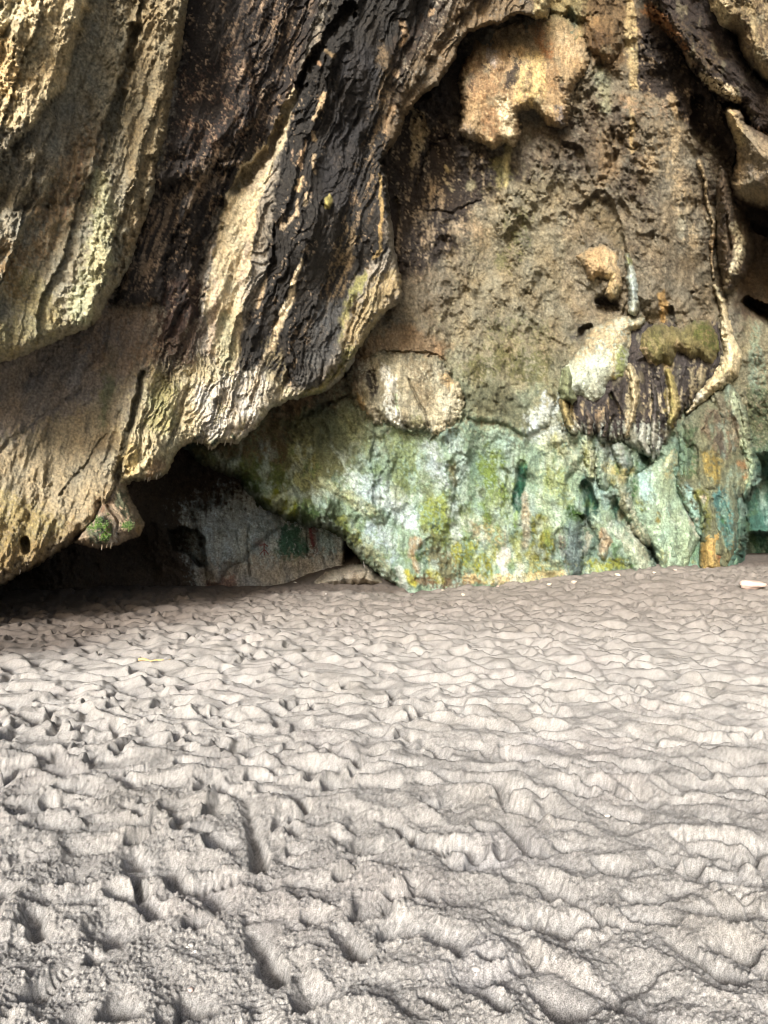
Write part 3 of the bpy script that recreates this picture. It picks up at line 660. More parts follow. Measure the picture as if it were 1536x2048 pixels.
def boss(name, label, cat, poly, thick, base, strokes, seed, D=D_wall, edge=18, fade=None, jag=3.5, relief=None, flow=(0, 1), group=None, mot=.2, ex=.14, parent=None, fringe=0, tint=(150, 142, 112), blend=9, al=1.):
    own = colours(base, strokes, mot, tint)
    def mixed(f):
        own(f); mine = f.C.copy()
        if D is not D_wall: return
        wall_colour(f)                                   # stains run from the wall onto the formation
        d = shape(poly, f.U, f.V) + jag * f.n1
        w = ss(-3, blend, d + blend * .8 * f.spk + blend * .5 * f.strk) * al
        if fade: w = w * (.35 + .65 * ss(fade[0] - 30, (fade[0] + fade[1]) / 2, f.V + 25 * f.n1))
        f.C[:] = f.C + w[..., None] * (mine - f.C)
    o = rock(name, poly, D, relief or simple_relief(), mixed, flow=flow, seed=seed, thick=thick, fade=fade, edge=(edge * 2.1, thick + ex), jag=jag, margin=7, back=.12, parent=parent, fringe=fringe)
    if parent is None: tag(o, label, cat, group)
    else: tag(o, label)
    return o

boss('flowstone_boss', 'broad cream and orange flowstone mass with ragged lower edge, high at top centre', 'flowstone',
     [(930, 108), (915, 170), (920, 235), (914, 262), (928, 284), (942, 282), (958, 289), (987, 303), (1008, 290), (1028, 300), (1043, 276), (1041, 229), (1049, 223), (1070, 221), (1078, 236), (1098, 252), (1122, 259), (1137, 250),
      (1146, 222), (1150, 182), (1168, 156), (1182, 120), (1170, 60), (1120, 30), (1080, 30), (1040, 40), (990, 58), (950, 78)], .55, (182, 154, 110),
     [([(1040, 110), (1085, 100), (1095, 180), (1070, 220), (1035, 200)], (212, 184, 120), .95, 12, 8), ([(1005, 200, 12), (1015, 240, 16), (1015, 280, 14)], (232, 212, 168), .95, 8, 7),
      ([(1030, 80, 16), (1065, 90, 14)], (206, 182, 136), .9, 12, 8), ([(935, 110), (1010, 100), (1020, 190), (960, 200), (930, 200)], (150, 116, 78), .8, 16, 12, .35),
      ([(1018, 110, 6), (1034, 125, 8), (1024, 160, 10), (1014, 172, 6)], (58, 48, 44), .9, 5, 6, .25), ([(972, 130, 8), (975, 138, 6)], (66, 56, 50), .8, 5, 5), ([(945, 150, 8), (942, 175, 8)], (84, 62, 44), .8, 7, 7, .4),
      ([(978, 215, 12), (980, 260, 14)], (150, 112, 72), .8, 12, 9, .35), ([(930, 262, 14), (940, 275, 12)], (190, 168, 140), .9, 8, 6), ([(1070, 50, 9), (1085, 80, 10), (1100, 110, 10)], (180, 124, 70), .9, 7, 7, .25),
      ([(1125, 80, 14), (1150, 100, 16)], (198, 176, 136), .9, 10, 8), ([(1110, 120, 10), (1110, 170, 12)], (160, 126, 82), .8, 10, 8), ([(1125, 170, 9), (1135, 190, 9)], (92, 76, 58), .8, 7, 7, .3),
      ([(1120, 220, 8), (1124, 250, 8)], (112, 106, 104), .85, 6, 5), ([(1140, 200, 12)], (150, 138, 112), .7, 8, 8), ([(985, 110, 12), (990, 125, 8)], (186, 176, 166), .7, 8, 7, .3), ([(1090, 215, 16)], (212, 190, 146), .8, 10, 6)],
     21, edge=11, fade=(20, 200), jag=5)
boss('hanging_rock', 'small pale rock flap with straight lower edge hanging at the top centre edge', 'rock', [(1062, -120), (1100, -120), (1097, 8), (1092, 33), (1078, 30), (1070, 34), (1060, 28)], .35, (198, 180, 130), [([(1062, -120), (1080, -120), (1075, 20)], (150, 128, 90), .7, 8, 6)], 22, D=D_slab, edge=10)
boss('rock_bulge', 'dark brown round rock bulge high on the wall beside a vertical cream stripe', 'rock', [(1165, 30), (1200, 10), (1238, 40), (1244, 80), (1238, 110), (1225, 130), (1205, 132), (1190, 118), (1172, 95), (1160, 70)], .32, (122, 96, 60),
     [([(1200, 80, 20)], (88, 68, 44), .8, 12, 10, .3), ([(1215, 122, 8)], (150, 122, 84), .7, 6, 5), ([(1190, 40, 14)], (150, 122, 78), .7, 10, 8)], 23, edge=28, fade=(0, 90))
def b2x(f):
    f.bump([(817, 758, 2), (835, 800, 3), (852, 830, 3), (856, 850, 2)], -.16, 6, 3); f.bump([(742, 745, 7), (747, 785, 6)], -.12, 8, 3)
    f.bump([(766, 735, 6), (782, 765, 10), (780, 800, 10), (790, 838, 9), (803, 860, 7)], .10, 10, 3); f.bump([(757, 825, 5), (770, 850, 4)], -.12, 7, 3)
boss('hanging_boulder', 'rounded boulder-like bulge with a white drip streak, stuck on the wall above the green rock', 'boulder',
     [(690, 745), (705, 722), (722, 708), (752, 702), (809, 702), (870, 712), (892, 726), (908, 752), (926, 757), (935, 777), (932, 803), (923, 840), (903, 863), (880, 880), (863, 877), (850, 868), (809, 866), (777, 853), (762, 860), (743, 850), (726, 835), (706, 815), (700, 795), (688, 770)],
     .40, (176, 168, 138),
     [([(700, 720), (745, 710), (725, 790), (700, 790)], (120, 98, 72), .8, 12, 10, .4), ([(840, 730, 22), (850, 790, 26)], (134, 120, 90), .85, 20, 12, .2),
      ([(766, 735, 9), (782, 765, 14), (780, 800, 14), (790, 838, 11), (803, 862, 8)], (240, 240, 224), .97, 5, 5), ([(790, 790, 3), (794, 820, 3)], (166, 196, 128), .7, 3, 3), ([(742, 742, 9), (747, 785, 8)], (62, 54, 48), .92, 4, 5, .15),
      ([(738, 820, 8), (752, 850, 9)], (196, 190, 168), .85, 8, 6, .2), ([(722, 800, 8), (730, 825, 7)], (164, 134, 74), .8, 7, 6), ([(892, 750, 10), (900, 775, 8)], (214, 180, 124), .8, 7, 5), ([(910, 770), (934, 775), (926, 840), (900, 864), (872, 876), (866, 850), (880, 800)], (222, 214, 180), .95, 9, 8),
      ([(880, 785, 8), (878, 820, 8)], (216, 204, 166), .7, 8, 8, .3), ([(812, 835, 8), (815, 858, 7)], (74, 70, 60), .8, 5, 6, .25), ([(858, 862, 8)], (100, 112, 108), .8, 5, 4), ([(832, 840, 14)], (132, 130, 84), .8, 9, 8)],
     24, edge=17, tint=(150, 146, 116), fade=(670, 800), jag=9, blend=16, relief=simple_relief(.09, .035, 1.4, b2x))
def b4x(f): f.h += .05 * saw((f.U + 20 * f.n1) / 9)
boss('stalactite_cluster', 'small tan fluted stalactite cluster with dark hollow beneath, left of the white drip column', 'stalactite',
     [(1150, 512), (1175, 496), (1205, 488), (1236, 500), (1248, 540), (1248, 575), (1236, 598), (1222, 604), (1206, 590), (1212, 562), (1196, 556), (1188, 566), (1174, 558), (1166, 535)], .38, (186, 160, 116),
     [([(1222, 550, 9), (1218, 590, 8)], (224, 196, 136), .9, 5, 4), ([(1170, 520, 8), (1176, 548, 7)], (150, 124, 86), .7, 5, 5, .3, 's'), ([(1235, 580, 10)], (150, 134, 88), .8, 6, 5)], 25, edge=14, fade=(470, 545), relief=simple_relief(.04, .03, 2.5, b4x))
boss('drip_column', 'narrow whitish calcite column with rounded green top on the tan wall', 'calcite column', [(1255, 512, 8), (1262, 550, 12), (1268, 595, 14), (1266, 622, 13)], .42, (200, 214, 204),
     [([(1258, 508, 12), (1262, 522, 9)], (138, 146, 86), .95, 6, 4), ([(1280, 590, 8), (1280, 630, 10)], (196, 192, 158), .7, 6, 5), ([(1262, 560, 5)], (176, 188, 168), .7, 5, 5)], 26, edge=7, relief=simple_relief(.02, .015))
def cux(f):
    U, V = f.U, f.V; s = U + 10 * f.n1 + 3 * f.n2 + 5 * pn(U / 20, V / 60, 91)
    f.h += .16 * np.abs(fbm(s / 16, V / 150, 3, 92)) * ss(690, 780, V) + .04 * saw(s / 11 + 2 * pn(U / 15, V / 120, 93))
    f.bump([(1222, 790, 6), (1238, 830, 9), (1215, 860, 8)], -.25, 10, 5); f.bump([(1258, 745, 8), (1272, 800, 9), (1262, 850, 7)], .16, 12, 4)
    f.bump([(1340, 770, 10), (1345, 820, 13), (1342, 850, 9)], .2, 14, 4); f.bump([(1290, 730, 14), (1310, 790, 16)], -.15, 16, 5)
curtain = boss('dripstone_curtain', 'black and cream streaked dripstone curtain with white lobe, mossy bulge and cream rib', 'dripstone',
     [(1150, 700), (1260, 640), (1440, 640), (1448, 730), (1420, 780), (1385, 812), (1366, 830), (1357, 855), (1343, 868), (1335, 890), (1324, 914), (1304, 921), (1290, 908), (1274, 904), (1255, 888), (1236, 884), (1215, 890), (1194, 878), (1175, 880), (1154, 871), (1140, 872), (1128, 862), (1116, 838), (1114, 800), (1125, 750)],
     .36, (70, 64, 62),
     [([(1112, 790), (1135, 790), (1160, 860), (1150, 875), (1120, 860)], (178, 160, 104), .95, 6, 6), ([(1150, 850, 9), (1158, 865, 8)], (214, 218, 204), .85, 5, 5),
      ([(1258, 735, 10), (1268, 780, 11), (1262, 830, 9), (1255, 870, 8)], (210, 194, 150), .95, 5, 6, .12), ([(1340, 760, 10), (1345, 810, 14), (1340, 848, 9)], (182, 164, 88), .95, 6, 6, .1),
      ([(1290, 880, 12), (1300, 910, 8), (1320, 890, 10)], (196, 204, 192), .85, 8, 8, .3), ([(1330, 700, 12), (1335, 740, 8)], (170, 150, 100), .8, 6, 6, .2),
      ([(1120, 820), (1360, 780), (1340, 900), (1150, 880)], (186, 168, 130), .8, 8, 12, .72, 's'), ([(1290, 740), (1440, 700), (1370, 820), (1330, 860), (1290, 850)], (196, 184, 152), .8, 8, 12, .74, 's'),
      ([(1370, 740), (1430, 740), (1380, 810)], (168, 156, 120), .8, 8, 8, .4, 's'), ([(1130, 850), (1340, 850), (1345, 930), (1120, 900)], (186, 196, 184), .85, 16, 12, .48, 's'), ([(1195, 830, 8), (1200, 860, 7)], (158, 132, 96), .8, 5, 6, .3, 's')],
     27, edge=20, fade=(600, 720), relief=simple_relief(.06, .035, 2.5, cux), mot=.26, fringe=13)
boss('flowstone_lobe', 'large smooth white hanging lobe with pale green right edge, left of the mossy bulge', 'flowstone',
     [(1183, 655), (1215, 640), (1258, 629), (1292, 634), (1286, 658), (1268, 666), (1266, 700), (1264, 726), (1254, 758), (1233, 778), (1228, 772), (1222, 788), (1208, 806), (1184, 815), (1166, 806), (1158, 800), (1140, 812), (1118, 800), (1116, 770), (1122, 738), (1140, 715), (1163, 690)],
     .78, (196, 206, 184),
     [([(1180, 650), (1290, 630), (1270, 680), (1220, 700), (1150, 720)], (196, 178, 136), .95, 16, 10, .1), ([(1240, 700, 10), (1242, 740, 11), (1236, 770, 8)], (172, 188, 116), .95, 6, 5), ([(1228, 690, 3), (1226, 760, 3)], (206, 190, 128), .8, 3, 3),
      ([(1120, 740), (1136, 740), (1142, 810), (1116, 800)], (150, 166, 120), .95, 8, 6), ([(1268, 650, 8), (1262, 690, 5)], (220, 208, 168), .8, 5, 4)], 28, edge=22, tint=(222, 224, 206), fade=(560, 690), relief=simple_relief(.04, .02, 2.0), parent=curtain)
boss('mossy_bulge', 'heart-shaped olive mossy rock bulge between the white lobe and the long cream rib', 'mossy rock',
     [(1276, 668), (1290, 652), (1318, 644), (1345, 648), (1362, 656), (1386, 637), (1417, 638), (1438, 664), (1444, 700), (1430, 728), (1412, 736), (1396, 722), (1378, 726), (1360, 712), (1350, 735), (1339, 746), (1328, 735), (1308, 740), (1290, 726), (1277, 712), (1271, 690)], .72, (122, 114, 68),
     [([(1400, 660, 18), (1425, 680, 16), (1432, 700, 8)], (84, 92, 30), .9, 9, 7, .1), ([(1310, 680, 22), (1320, 710, 10)], (112, 110, 60), .8, 12, 9, .2), ([(1285, 700, 8), (1300, 728, 9)], (156, 134, 100), .85, 6, 5), ([(1355, 690, 10), (1370, 715, 9)], (134, 118, 84), .8, 8, 7, .3), ([(1365, 715, 6), (1390, 720, 7)], (74, 70, 56), .8, 6, 6, .3, 's')],
     29, edge=18, tint=(158, 146, 104), fade=(560, 690), relief=simple_relief(.06, .03, 2.0), parent=curtain)
boss('cream_rib', 'long cream curving calcite rib running down the right edge of the mossy bulge', 'calcite rib',
     [(1430, 572, 5), (1443, 603, 9), (1448, 634, 12), (1457, 673, 16), (1464, 707, 24), (1456, 738, 25), (1435, 762, 19), (1410, 785, 16), (1394, 803, 12), (1374, 828, 4)], .62, (224, 210, 168),
     [([(1460, 720, 4), (1440, 752, 5)], (200, 210, 150), .7, 5, 4), ([(1400, 790, 10), (1385, 815, 8)], (222, 220, 204), .8, 6, 5)], 30, edge=14, jag=4.5, relief=simple_relief(.03, .014, 2), parent=curtain, tint=(196, 182, 140))
boss('cream_rib', 'thin wavy cream calcite strip on the upper right wall beside the scrolled column', 'calcite rib', [(1400, 325, 8), (1412, 360, 7), (1412, 390, 6), (1420, 420, 8), (1428, 445, 8), (1425, 483, 7), (1423, 520, 5), (1428, 556, 3)], .28, (214, 190, 146), [([(1425, 470, 6), (1423, 520, 5)], (216, 176, 122), .8, 5, 4)], 31, edge=8, jag=3.5, relief=simple_relief(.02, .01, 2))
def scx(f): f.bump([(1452, 430, 3), (1462, 500, 4), (1450, 570, 3)], -.16, 7, 4); f.h += .05 * saw((f.U + .25 * f.V + 10 * f.n1) / 14)
boss('scrolled_column', 'dark scrolled rock column with a white crescent stripe near the right edge', 'rock column',
     [(1432, 372), (1440, 330), (1456, 345), (1468, 395), (1487, 439), (1505, 470), (1504, 509), (1488, 551), (1466, 580), (1450, 597), (1444, 560), (1432, 504), (1432, 430)], .9, (104, 88, 68),
     [([(1466, 448, 5), (1478, 478, 10), (1480, 508, 10), (1470, 535, 8), (1456, 560, 5)], (222, 212, 176), .97, 4, 4), ([(1468, 555, 8), (1456, 580, 7)], (60, 50, 44), .9, 5, 4), ([(1495, 500, 6), (1490, 540, 6)], (64, 52, 44), .8, 5, 4), ([(1436, 340, 5), (1430, 370, 6)], (204, 176, 130), .8, 4, 4), ([(1445, 410, 6), (1448, 460, 6)], (66, 54, 44), .8, 6, 5)], 32, edge=16, relief=simple_relief(.05, .03, 2, scx))
boss('hanging_rock', 'tan hanging rock with pale left rim at the right edge, above the black gap', 'rock',
     [(1446, 226), (1452, 212), (1482, 214), (1496, 246), (1540, 262), (1720, 262), (1720, 440), (1560, 420), (1518, 412), (1490, 404), (1466, 392), (1460, 370), (1472, 325), (1472, 288), (1458, 258)], 1.5, (156, 138, 108),
     [([(1458, 222, 10), (1470, 250, 11), (1482, 285, 9)], (214, 188, 134), .95, 6, 6), ([(1476, 310, 7), (1472, 370, 8)], (206, 180, 134), .8, 6, 6, .2), ([(1515, 340, 18), (1520, 370, 16)], (122, 112, 98), .8, 10, 10, .4), ([(1500, 240, 12), (1530, 270, 14)], (84, 68, 54), .8, 8, 8, .2)], 33, edge=26)
boss('rock_ledge', 'dark diagonal rock ledge with a cream end and orange rim crossing the top right', 'rock ledge',
     [(1276, -120), (1460, -120), (1470, 60), (1520, 150), (1720, 250), (1720, 360), (1540, 290), (1500, 262), (1478, 214), (1440, 200), (1400, 165), (1362, 110), (1330, 62), (1300, 20)], .85, (58, 48, 42),
     [([(1290, 5, 7), (1325, 40, 9), (1352, 70, 8), (1372, 102, 6)], (172, 116, 64), .92, 6, 5, .15), ([(1404, 152, 5), (1425, 165, 12), (1452, 180, 14), (1474, 200, 8)], (216, 196, 156), .97, 4, 5), ([(1322, 58, 4), (1350, 92, 6), (1390, 130, 5)], (146, 118, 88), .9, 4, 4, .15),
      ([(1370, 60, 20), (1430, 130, 20)], (100, 84, 60), .6, 14, 10, .5), ([(1480, 250, 4), (1530, 268, 4)], (186, 150, 120), .8, 4, 4, .2)], 34, edge=14, jag=8, flow=(.7, .7), relief=simple_relief(.10, .05, 2.4))
boss('hanging_rock', 'cream and brown streaked rock mass filling the top right corner', 'rock',
     [(1380, -140), (1720, -140), (1720, 200), (1560, 178), (1521, 161), (1500, 141), (1476, 106), (1468, 74), (1435, 57), (1409, 23), (1405, -10)], 1.6, (158, 138, 100),
     [([(1408, 0), (1450, -20), (1462, 60), (1440, 62), (1412, 25)], (222, 204, 156), .95, 8, 7), ([(1470, -20), (1540, -20), (1560, 120), (1500, 130), (1470, 60)], (92, 76, 56), .85, 10, 10, .45, 's'), ([(1500, 10, 6), (1512, 80, 7), (1520, 130, 6)], (184, 166, 122), .8, 6, 6, .25)], 35, edge=22)
def conex(f): f.h += .05 * saw((f.U - .2 * f.V + 14 * f.n1) / 30); f.bump([(1360, 1000, 4), (1385, 1060, 5), (1370, 1100, 4)], .06, 8, 4)
boss('flowstone_apron', 'pale green flowstone apron flaring out to the sand, left of the draped pillar', 'flowstone',
     [(1348, 862), (1360, 890), (1366, 922), (1352, 950), (1356, 984), (1374, 1018), (1397, 1046), (1404, 1076), (1388, 1106), (1372, 1150), (1322, 1150), (1310, 1102), (1286, 1068), (1266, 1030), (1258, 993), (1258, 960), (1276, 940), (1315, 922), (1334, 899)], .34, (160, 182, 156),
     [([(1340, 890, 14), (1340, 940, 16)], (180, 178, 134), .8, 12, 8), ([(1290, 950, 14), (1300, 1000, 14)], (176, 206, 196), .85, 12, 10, .2), ([(1268, 965, 9), (1268, 990, 7)], (66, 104, 64), .9, 7, 5), ([(1278, 1005, 7), (1284, 1018, 6)], (112, 124, 58), .85, 5, 4), ([(1316, 1030, 4), (1318, 1045, 4)], (146, 134, 66), .85, 4, 4),
      ([(1350, 1040, 10), (1355, 1090, 10)], (120, 140, 116), .7, 9, 8, .4, 's'), ([(1370, 980, 5), (1380, 1030, 7), (1396, 1070, 6)], (206, 212, 200), .85, 5, 5, .15), ([(1385, 1045, 6)], (180, 144, 120), .8, 4, 4), ([(1325, 1115, 14)], (158, 162, 112), .7, 9, 8, .2)], 36, edge=22, tint=(188, 206, 192), relief=simple_relief(.05, .025, 2, conex), fade=(830, 960))
def pilx(f):
    U, V = f.U, f.V
    f.h += .06 * saw((U + 16 * f.n1) / 17) * ss(940, 880, V)
    for P, h, w in [([(1440, 1000, 8), (1450, 1030, 11), (1458, 1070, 9)], -.14, 14), ([(1478, 960, 12), (1484, 1000, 9)], .16, 12), ([(1412, 900, 18), (1420, 960, 18)], .16, 22), ([(1385, 900, 12), (1385, 960, 12)], -.2, 18),
                    ([(1390, 990, 6), (1405, 1040, 6)], -.15, 9), ([(1470, 830, 8), (1488, 880, 8), (1500, 940, 10), (1490, 990, 6)], .16, 11), ([(1425, 1000, 3), (1428, 1050, 3), (1440, 1070, 3)], -.1, 5), ([(1455, 1040, 6), (1466, 1080, 7), (1458, 1120, 5)], .14, 9), ([(1415, 1075, 14), (1430, 1100, 16)], .18, 16)]:
        f.bump(P, h, w, 4)
pil = boss('draped_pillar', 'thick draped rock pillar in brown, green and teal with an orange foot, at the right', 'rock pillar',
     [(1395, 806), (1430, 790), (1455, 760), (1477, 778), (1496, 817), (1494, 905), (1509, 919), (1516, 938), (1503, 973), (1486, 1004), (1491, 1032), (1486, 1064), (1484, 1094), (1466, 1128), (1460, 1150), (1392, 1150), (1398, 1100), (1402, 1078), (1394, 1044), (1372, 1020), (1354, 984), (1350, 950), (1364, 920), (1350, 872), (1368, 840)], .5, (118, 122, 96),
     [([(1360, 860), (1395, 850), (1390, 950), (1360, 960)], (74, 96, 64), .9, 9, 8), ([(1400, 830), (1470, 800), (1490, 880), (1450, 920), (1420, 900)], (116, 102, 82), .85, 12, 10, .25, 's'), ([(1470, 790, 8), (1488, 850, 9), (1490, 900, 8), (1506, 930, 9), (1498, 970, 6)], (184, 196, 158), .95, 6, 5),
      ([(1420, 920, 18), (1430, 950, 14)], (152, 136, 72), .85, 10, 9, .15), ([(1485, 930, 10), (1490, 950, 8)], (146, 112, 76), .8, 6, 6, .15), ([(1375, 985, 12), (1392, 1020, 8)], (160, 194, 186), .9, 7, 6, .1), ([(1405, 990, 12), (1410, 1030, 12), (1402, 1060, 7)], (112, 114, 56), .85, 9, 7),
      ([(1440, 985, 12), (1450, 1030, 15), (1462, 1090, 10)], (82, 124, 118), .97, 8, 6), ([(1475, 980, 9), (1480, 1040, 9), (1476, 1080, 8)], (84, 98, 84), .85, 7, 6), ([(1446, 1040, 4), (1450, 1045, 4)], (56, 112, 60), .8, 3, 3), ([(1407, 995, 4), (1408, 1003, 3)], (214, 200, 186), .85, 3, 3), ([(1445, 905, 10), (1440, 880, 10)], (78, 74, 68), .7, 7, 6, .4, 's')], 37, edge=20, tint=(140, 166, 150), relief=simple_relief(.06, .03, 1.6, pilx))
# the pillar's orange foot is a rounded mass of its own
boss('flowstone_foot', 'small ochre-orange rounded flowstone foot at the base of the draped pillar', 'flowstone', [(1402, 1066), (1412, 1056), (1436, 1056), (1450, 1070), (1452, 1100), (1446, 1150), (1396, 1150), (1398, 1100)], .66, (176, 150, 92),
     [([(1440, 1110, 8), (1446, 1125, 6)], (158, 112, 82), .8, 5, 4), ([(1410, 1080, 5), (1405, 1120, 5)], (140, 116, 66), .7, 5, 5, .3, 's')], 38, edge=14, parent=pil)

# drips and folds that belong to the curtain, the apron and the pillar
def fold(parent, name, poly, thick, base, strokes, seed, edge=12, fade=None, tint=(150, 142, 112), jag=6., label=None, **k):
    if parent is curtain: thick += .22; edge = 5 if name == 'drip_finger' else edge; jag = 3.5; k['blend'] = 5
    else: thick = thick * .62 + .10; poly = [(p[0], p[1], p[2] * 1.35) for p in poly]; edge = edge * 1.5; k['al'] = .62; k['blend'] = 18; k['ex'] = .05
    return boss(name, label, None, poly, thick, base, strokes, seed, edge=edge, fade=fade, jag=jag, parent=parent, tint=tint, relief=simple_relief(.05, .025, 2.2), **k)
fold(curtain, 'drip_finger', [(1258, 728, 7), (1268, 760, 11), (1270, 800, 10), (1262, 840, 9), (1254, 872, 6)], .62, (214, 200, 158), [([(1256, 850, 9), (1252, 876, 8)], (170, 150, 110), .7, 6, 5)], 51, tint=(190, 180, 146), fade=(690, 750), label='cream drip finger')
fold(curtain, 'drip_finger', [(1336, 742, 8), (1346, 780, 12), (1350, 815, 13), (1340, 848, 8)], .66, (170, 158, 92), [([(1352, 780, 5), (1356, 830, 5)], (206, 190, 130), .8, 4, 4), ([(1334, 790, 5), (1334, 840, 5)], (112, 108, 62), .8, 5, 5)], 52, tint=(140, 134, 82), fade=(700, 760), label='olive drip finger')
fold(curtain, 'drip_finger', [(1304, 760, 6), (1312, 810, 9), (1308, 860, 10), (1306, 895, 8)], .50, (92, 86, 82), [([(1300, 850), (1330, 850), (1330, 915), (1290, 915)], (196, 202, 192), .9, 14, 8, .3)], 53, tint=(180, 178, 160), fade=(720, 800), label='dark drip finger with whitish end')
fold(curtain, 'drip_finger', [(1286, 850, 9), (1284, 880, 12), (1296, 905, 9)], .48, (186, 192, 180), [([(1280, 890, 8)], (120, 116, 104), .6, 6, 5)], 54, tint=(120, 120, 104), fade=(800, 870), label='greyish white drip finger')
fold(curtain, 'drip_finger', [(1126, 800, 11), (1134, 835, 12), (1148, 862, 9)], .50, (168, 154, 100), [([(1150, 860, 8)], (210, 214, 198), .8, 6, 5), ([(1140, 815, 5)], (100, 90, 66), .7, 6, 5)], 55, tint=(120, 112, 76), label='ochre drip finger')
fold(curtain, 'drip_finger', [(1172, 815, 6), (1180, 845, 9), (1178, 868, 7)], .44, (110, 96, 84), [([(1178, 850, 7)], (196, 186, 160), .8, 6, 5, .5)], 56, tint=(190, 178, 150), fade=(780, 840))
fold(curtain, 'drip_finger', [(1212, 800, 7), (1216, 840, 8), (1208, 872, 7)], .46, (72, 64, 62), [([(1204, 850, 5)], (190, 166, 120), .8, 5, 5, .4)], 57, tint=(150, 132, 104), fade=(770, 830))
fold(curtain, 'green_lobe', [(1126, 735), (1142, 722), (1150, 760), (1156, 800), (1146, 812), (1122, 804), (1115, 778)], .84, (150, 160, 118), [([(1135, 780, 8)], (104, 116, 78), .7, 8, 6)], 58, edge=11, fade=(690, 760), tint=(120, 130, 86))
apron = bpy.data.objects['flowstone_apron']
for nm, poly, th, base, st, sd_, tn in [
    ('flowstone_fold', [(1196, 1040, 14), (1232, 1068, 18), (1262, 1100, 20), (1286, 1135, 18)], .42, (178, 192, 170), [([(1215, 1050, 8), (1260, 1090, 8)], (206, 210, 192), .8, 7, 6, .3), ([(1240, 1120, 14)], (104, 128, 84), .8, 10, 8, .2)], 59, (150, 172, 150)),
    ('flowstone_fold', [(1205, 1058, 9), (1218, 1080, 13), (1206, 1108, 10)], .50, (170, 156, 128), [([(1214, 1095, 7)], (214, 196, 172), .8, 6, 5)], 60, (140, 150, 124)),
    ('flowstone_fold', [(1148, 1050, 16), (1142, 1090, 18), (1150, 1140, 14)], .34, (104, 120, 114), [([(1140, 1110, 8)], (70, 80, 82), .8, 8, 7, .3), ([(1165, 1080, 6)], (180, 186, 168), .8, 6, 6, .3)], 61, (140, 156, 140)),
    ('flowstone_fold', [(1240, 960, 12), (1250, 1000, 12), (1272, 1040, 12), (1296, 1082, 10)], .40, (172, 166, 134), [([(1255, 1000, 5), (1290, 1060, 5)], (206, 204, 180), .8, 5, 5, .2), ([(1238, 975, 7)], (120, 116, 62), .8, 6, 6)], 62, (130, 134, 96)),
    ('flowstone_fold', [(1318, 950, 10), (1330, 1000, 13), (1346, 1060, 14), (1350, 1110, 12)], .50, (168, 190, 168), [], 63, (140, 166, 144)),
    ('flowstone_fold', [(1206, 905, 10), (1200, 940, 10), (1212, 975, 8)], .34, (150, 170, 160), [([(1196, 930, 4)], (214, 220, 200), .8, 4, 4)], 64, (170, 164, 110)),
    ('flowstone_fold', [(1240, 900, 14), (1252, 930, 13), (1246, 950, 8)], .40, (156, 164, 156), [([(1250, 944, 8)], (190, 176, 112), .9, 6, 6)], 65, (182, 176, 130)),
    ('flowstone_fold', [(1172, 880, 9), (1180, 920, 9), (1178, 950, 6)], .34, (170, 176, 130), [([(1182, 910, 4)], (212, 216, 190), .8, 4, 4)], 66, (130, 140, 90))]:
    fold(apron, nm, poly, th, base, st, sd_, edge=13, tint=tn)
for nm, poly, th, base, st, sd_, tn in [
    ('pillar_fold', [(1366, 862, 10), (1376, 905, 15), (1372, 950, 12)], .66, (74, 96, 66), [([(1380, 940, 8)], (124, 118, 58), .8, 8, 7)], 67, (96, 104, 64)),
    ('pillar_fold', [(1400, 850, 12), (1418, 905, 18), (1430, 950, 17), (1416, 975, 10)], .80, (132, 122, 78), [([(1428, 930, 9)], (176, 156, 88), .85, 7, 6), ([(1400, 870, 8), (1410, 900, 8)], (96, 92, 72), .8, 9, 8, .3)], 68, (104, 108, 66)),
    ('pillar_fold', [(1440, 800, 16), (1456, 850, 18), (1466, 900, 16)], .80, (122, 110, 92), [([(1444, 830, 4), (1450, 890, 4)], (60, 54, 50), .85, 4, 4), ([(1462, 820, 4), (1470, 880, 4)], (182, 166, 134), .8, 4, 4)], 69, (88, 80, 68)),
    ('pillar_fold', [(1474, 790, 7), (1488, 840, 9), (1491, 890, 10), (1502, 925, 12), (1500, 960, 11), (1488, 992, 6)], .92, (184, 200, 164), [([(1484, 925, 8), (1486, 945, 7)], (142, 112, 78), .85, 7, 6, .1)], 70, (160, 190, 164)),
    ('pillar_fold', [(1362, 972, 7), (1378, 1000, 11), (1394, 1036, 10), (1400, 1066, 6)], .66, (160, 194, 182), [([(1394, 1040, 5)], (190, 160, 134), .7, 4, 4)], 71, (190, 208, 196)),
    ('pillar_fold', [(1404, 985, 9), (1408, 1020, 11), (1402, 1052, 7)], .62, (106, 110, 58), [([(1407, 998, 4)], (214, 202, 186), .85, 3, 3)], 72, (84, 96, 54)),
    ('pillar_fold', [(1438, 992, 11), (1446, 1025, 14), (1456, 1060, 12), (1462, 1100, 9), (1458, 1130, 8)], .72, (88, 128, 118), [([(1446, 1040, 5)], (60, 106, 62), .8, 4, 4), ([(1432, 1010, 3), (1438, 1040, 3)], (170, 190, 170), .7, 3, 3)], 73, (70, 104, 96)),
    ('pillar_fold', [(1476, 985, 9), (1482, 1030, 9), (1478, 1075, 8), (1470, 1110, 6)], .74, (92, 110, 94), [], 74, (120, 146, 122))]:
    fold(pil, nm, poly, th, base, st, sd_, edge=12, tint=tn)
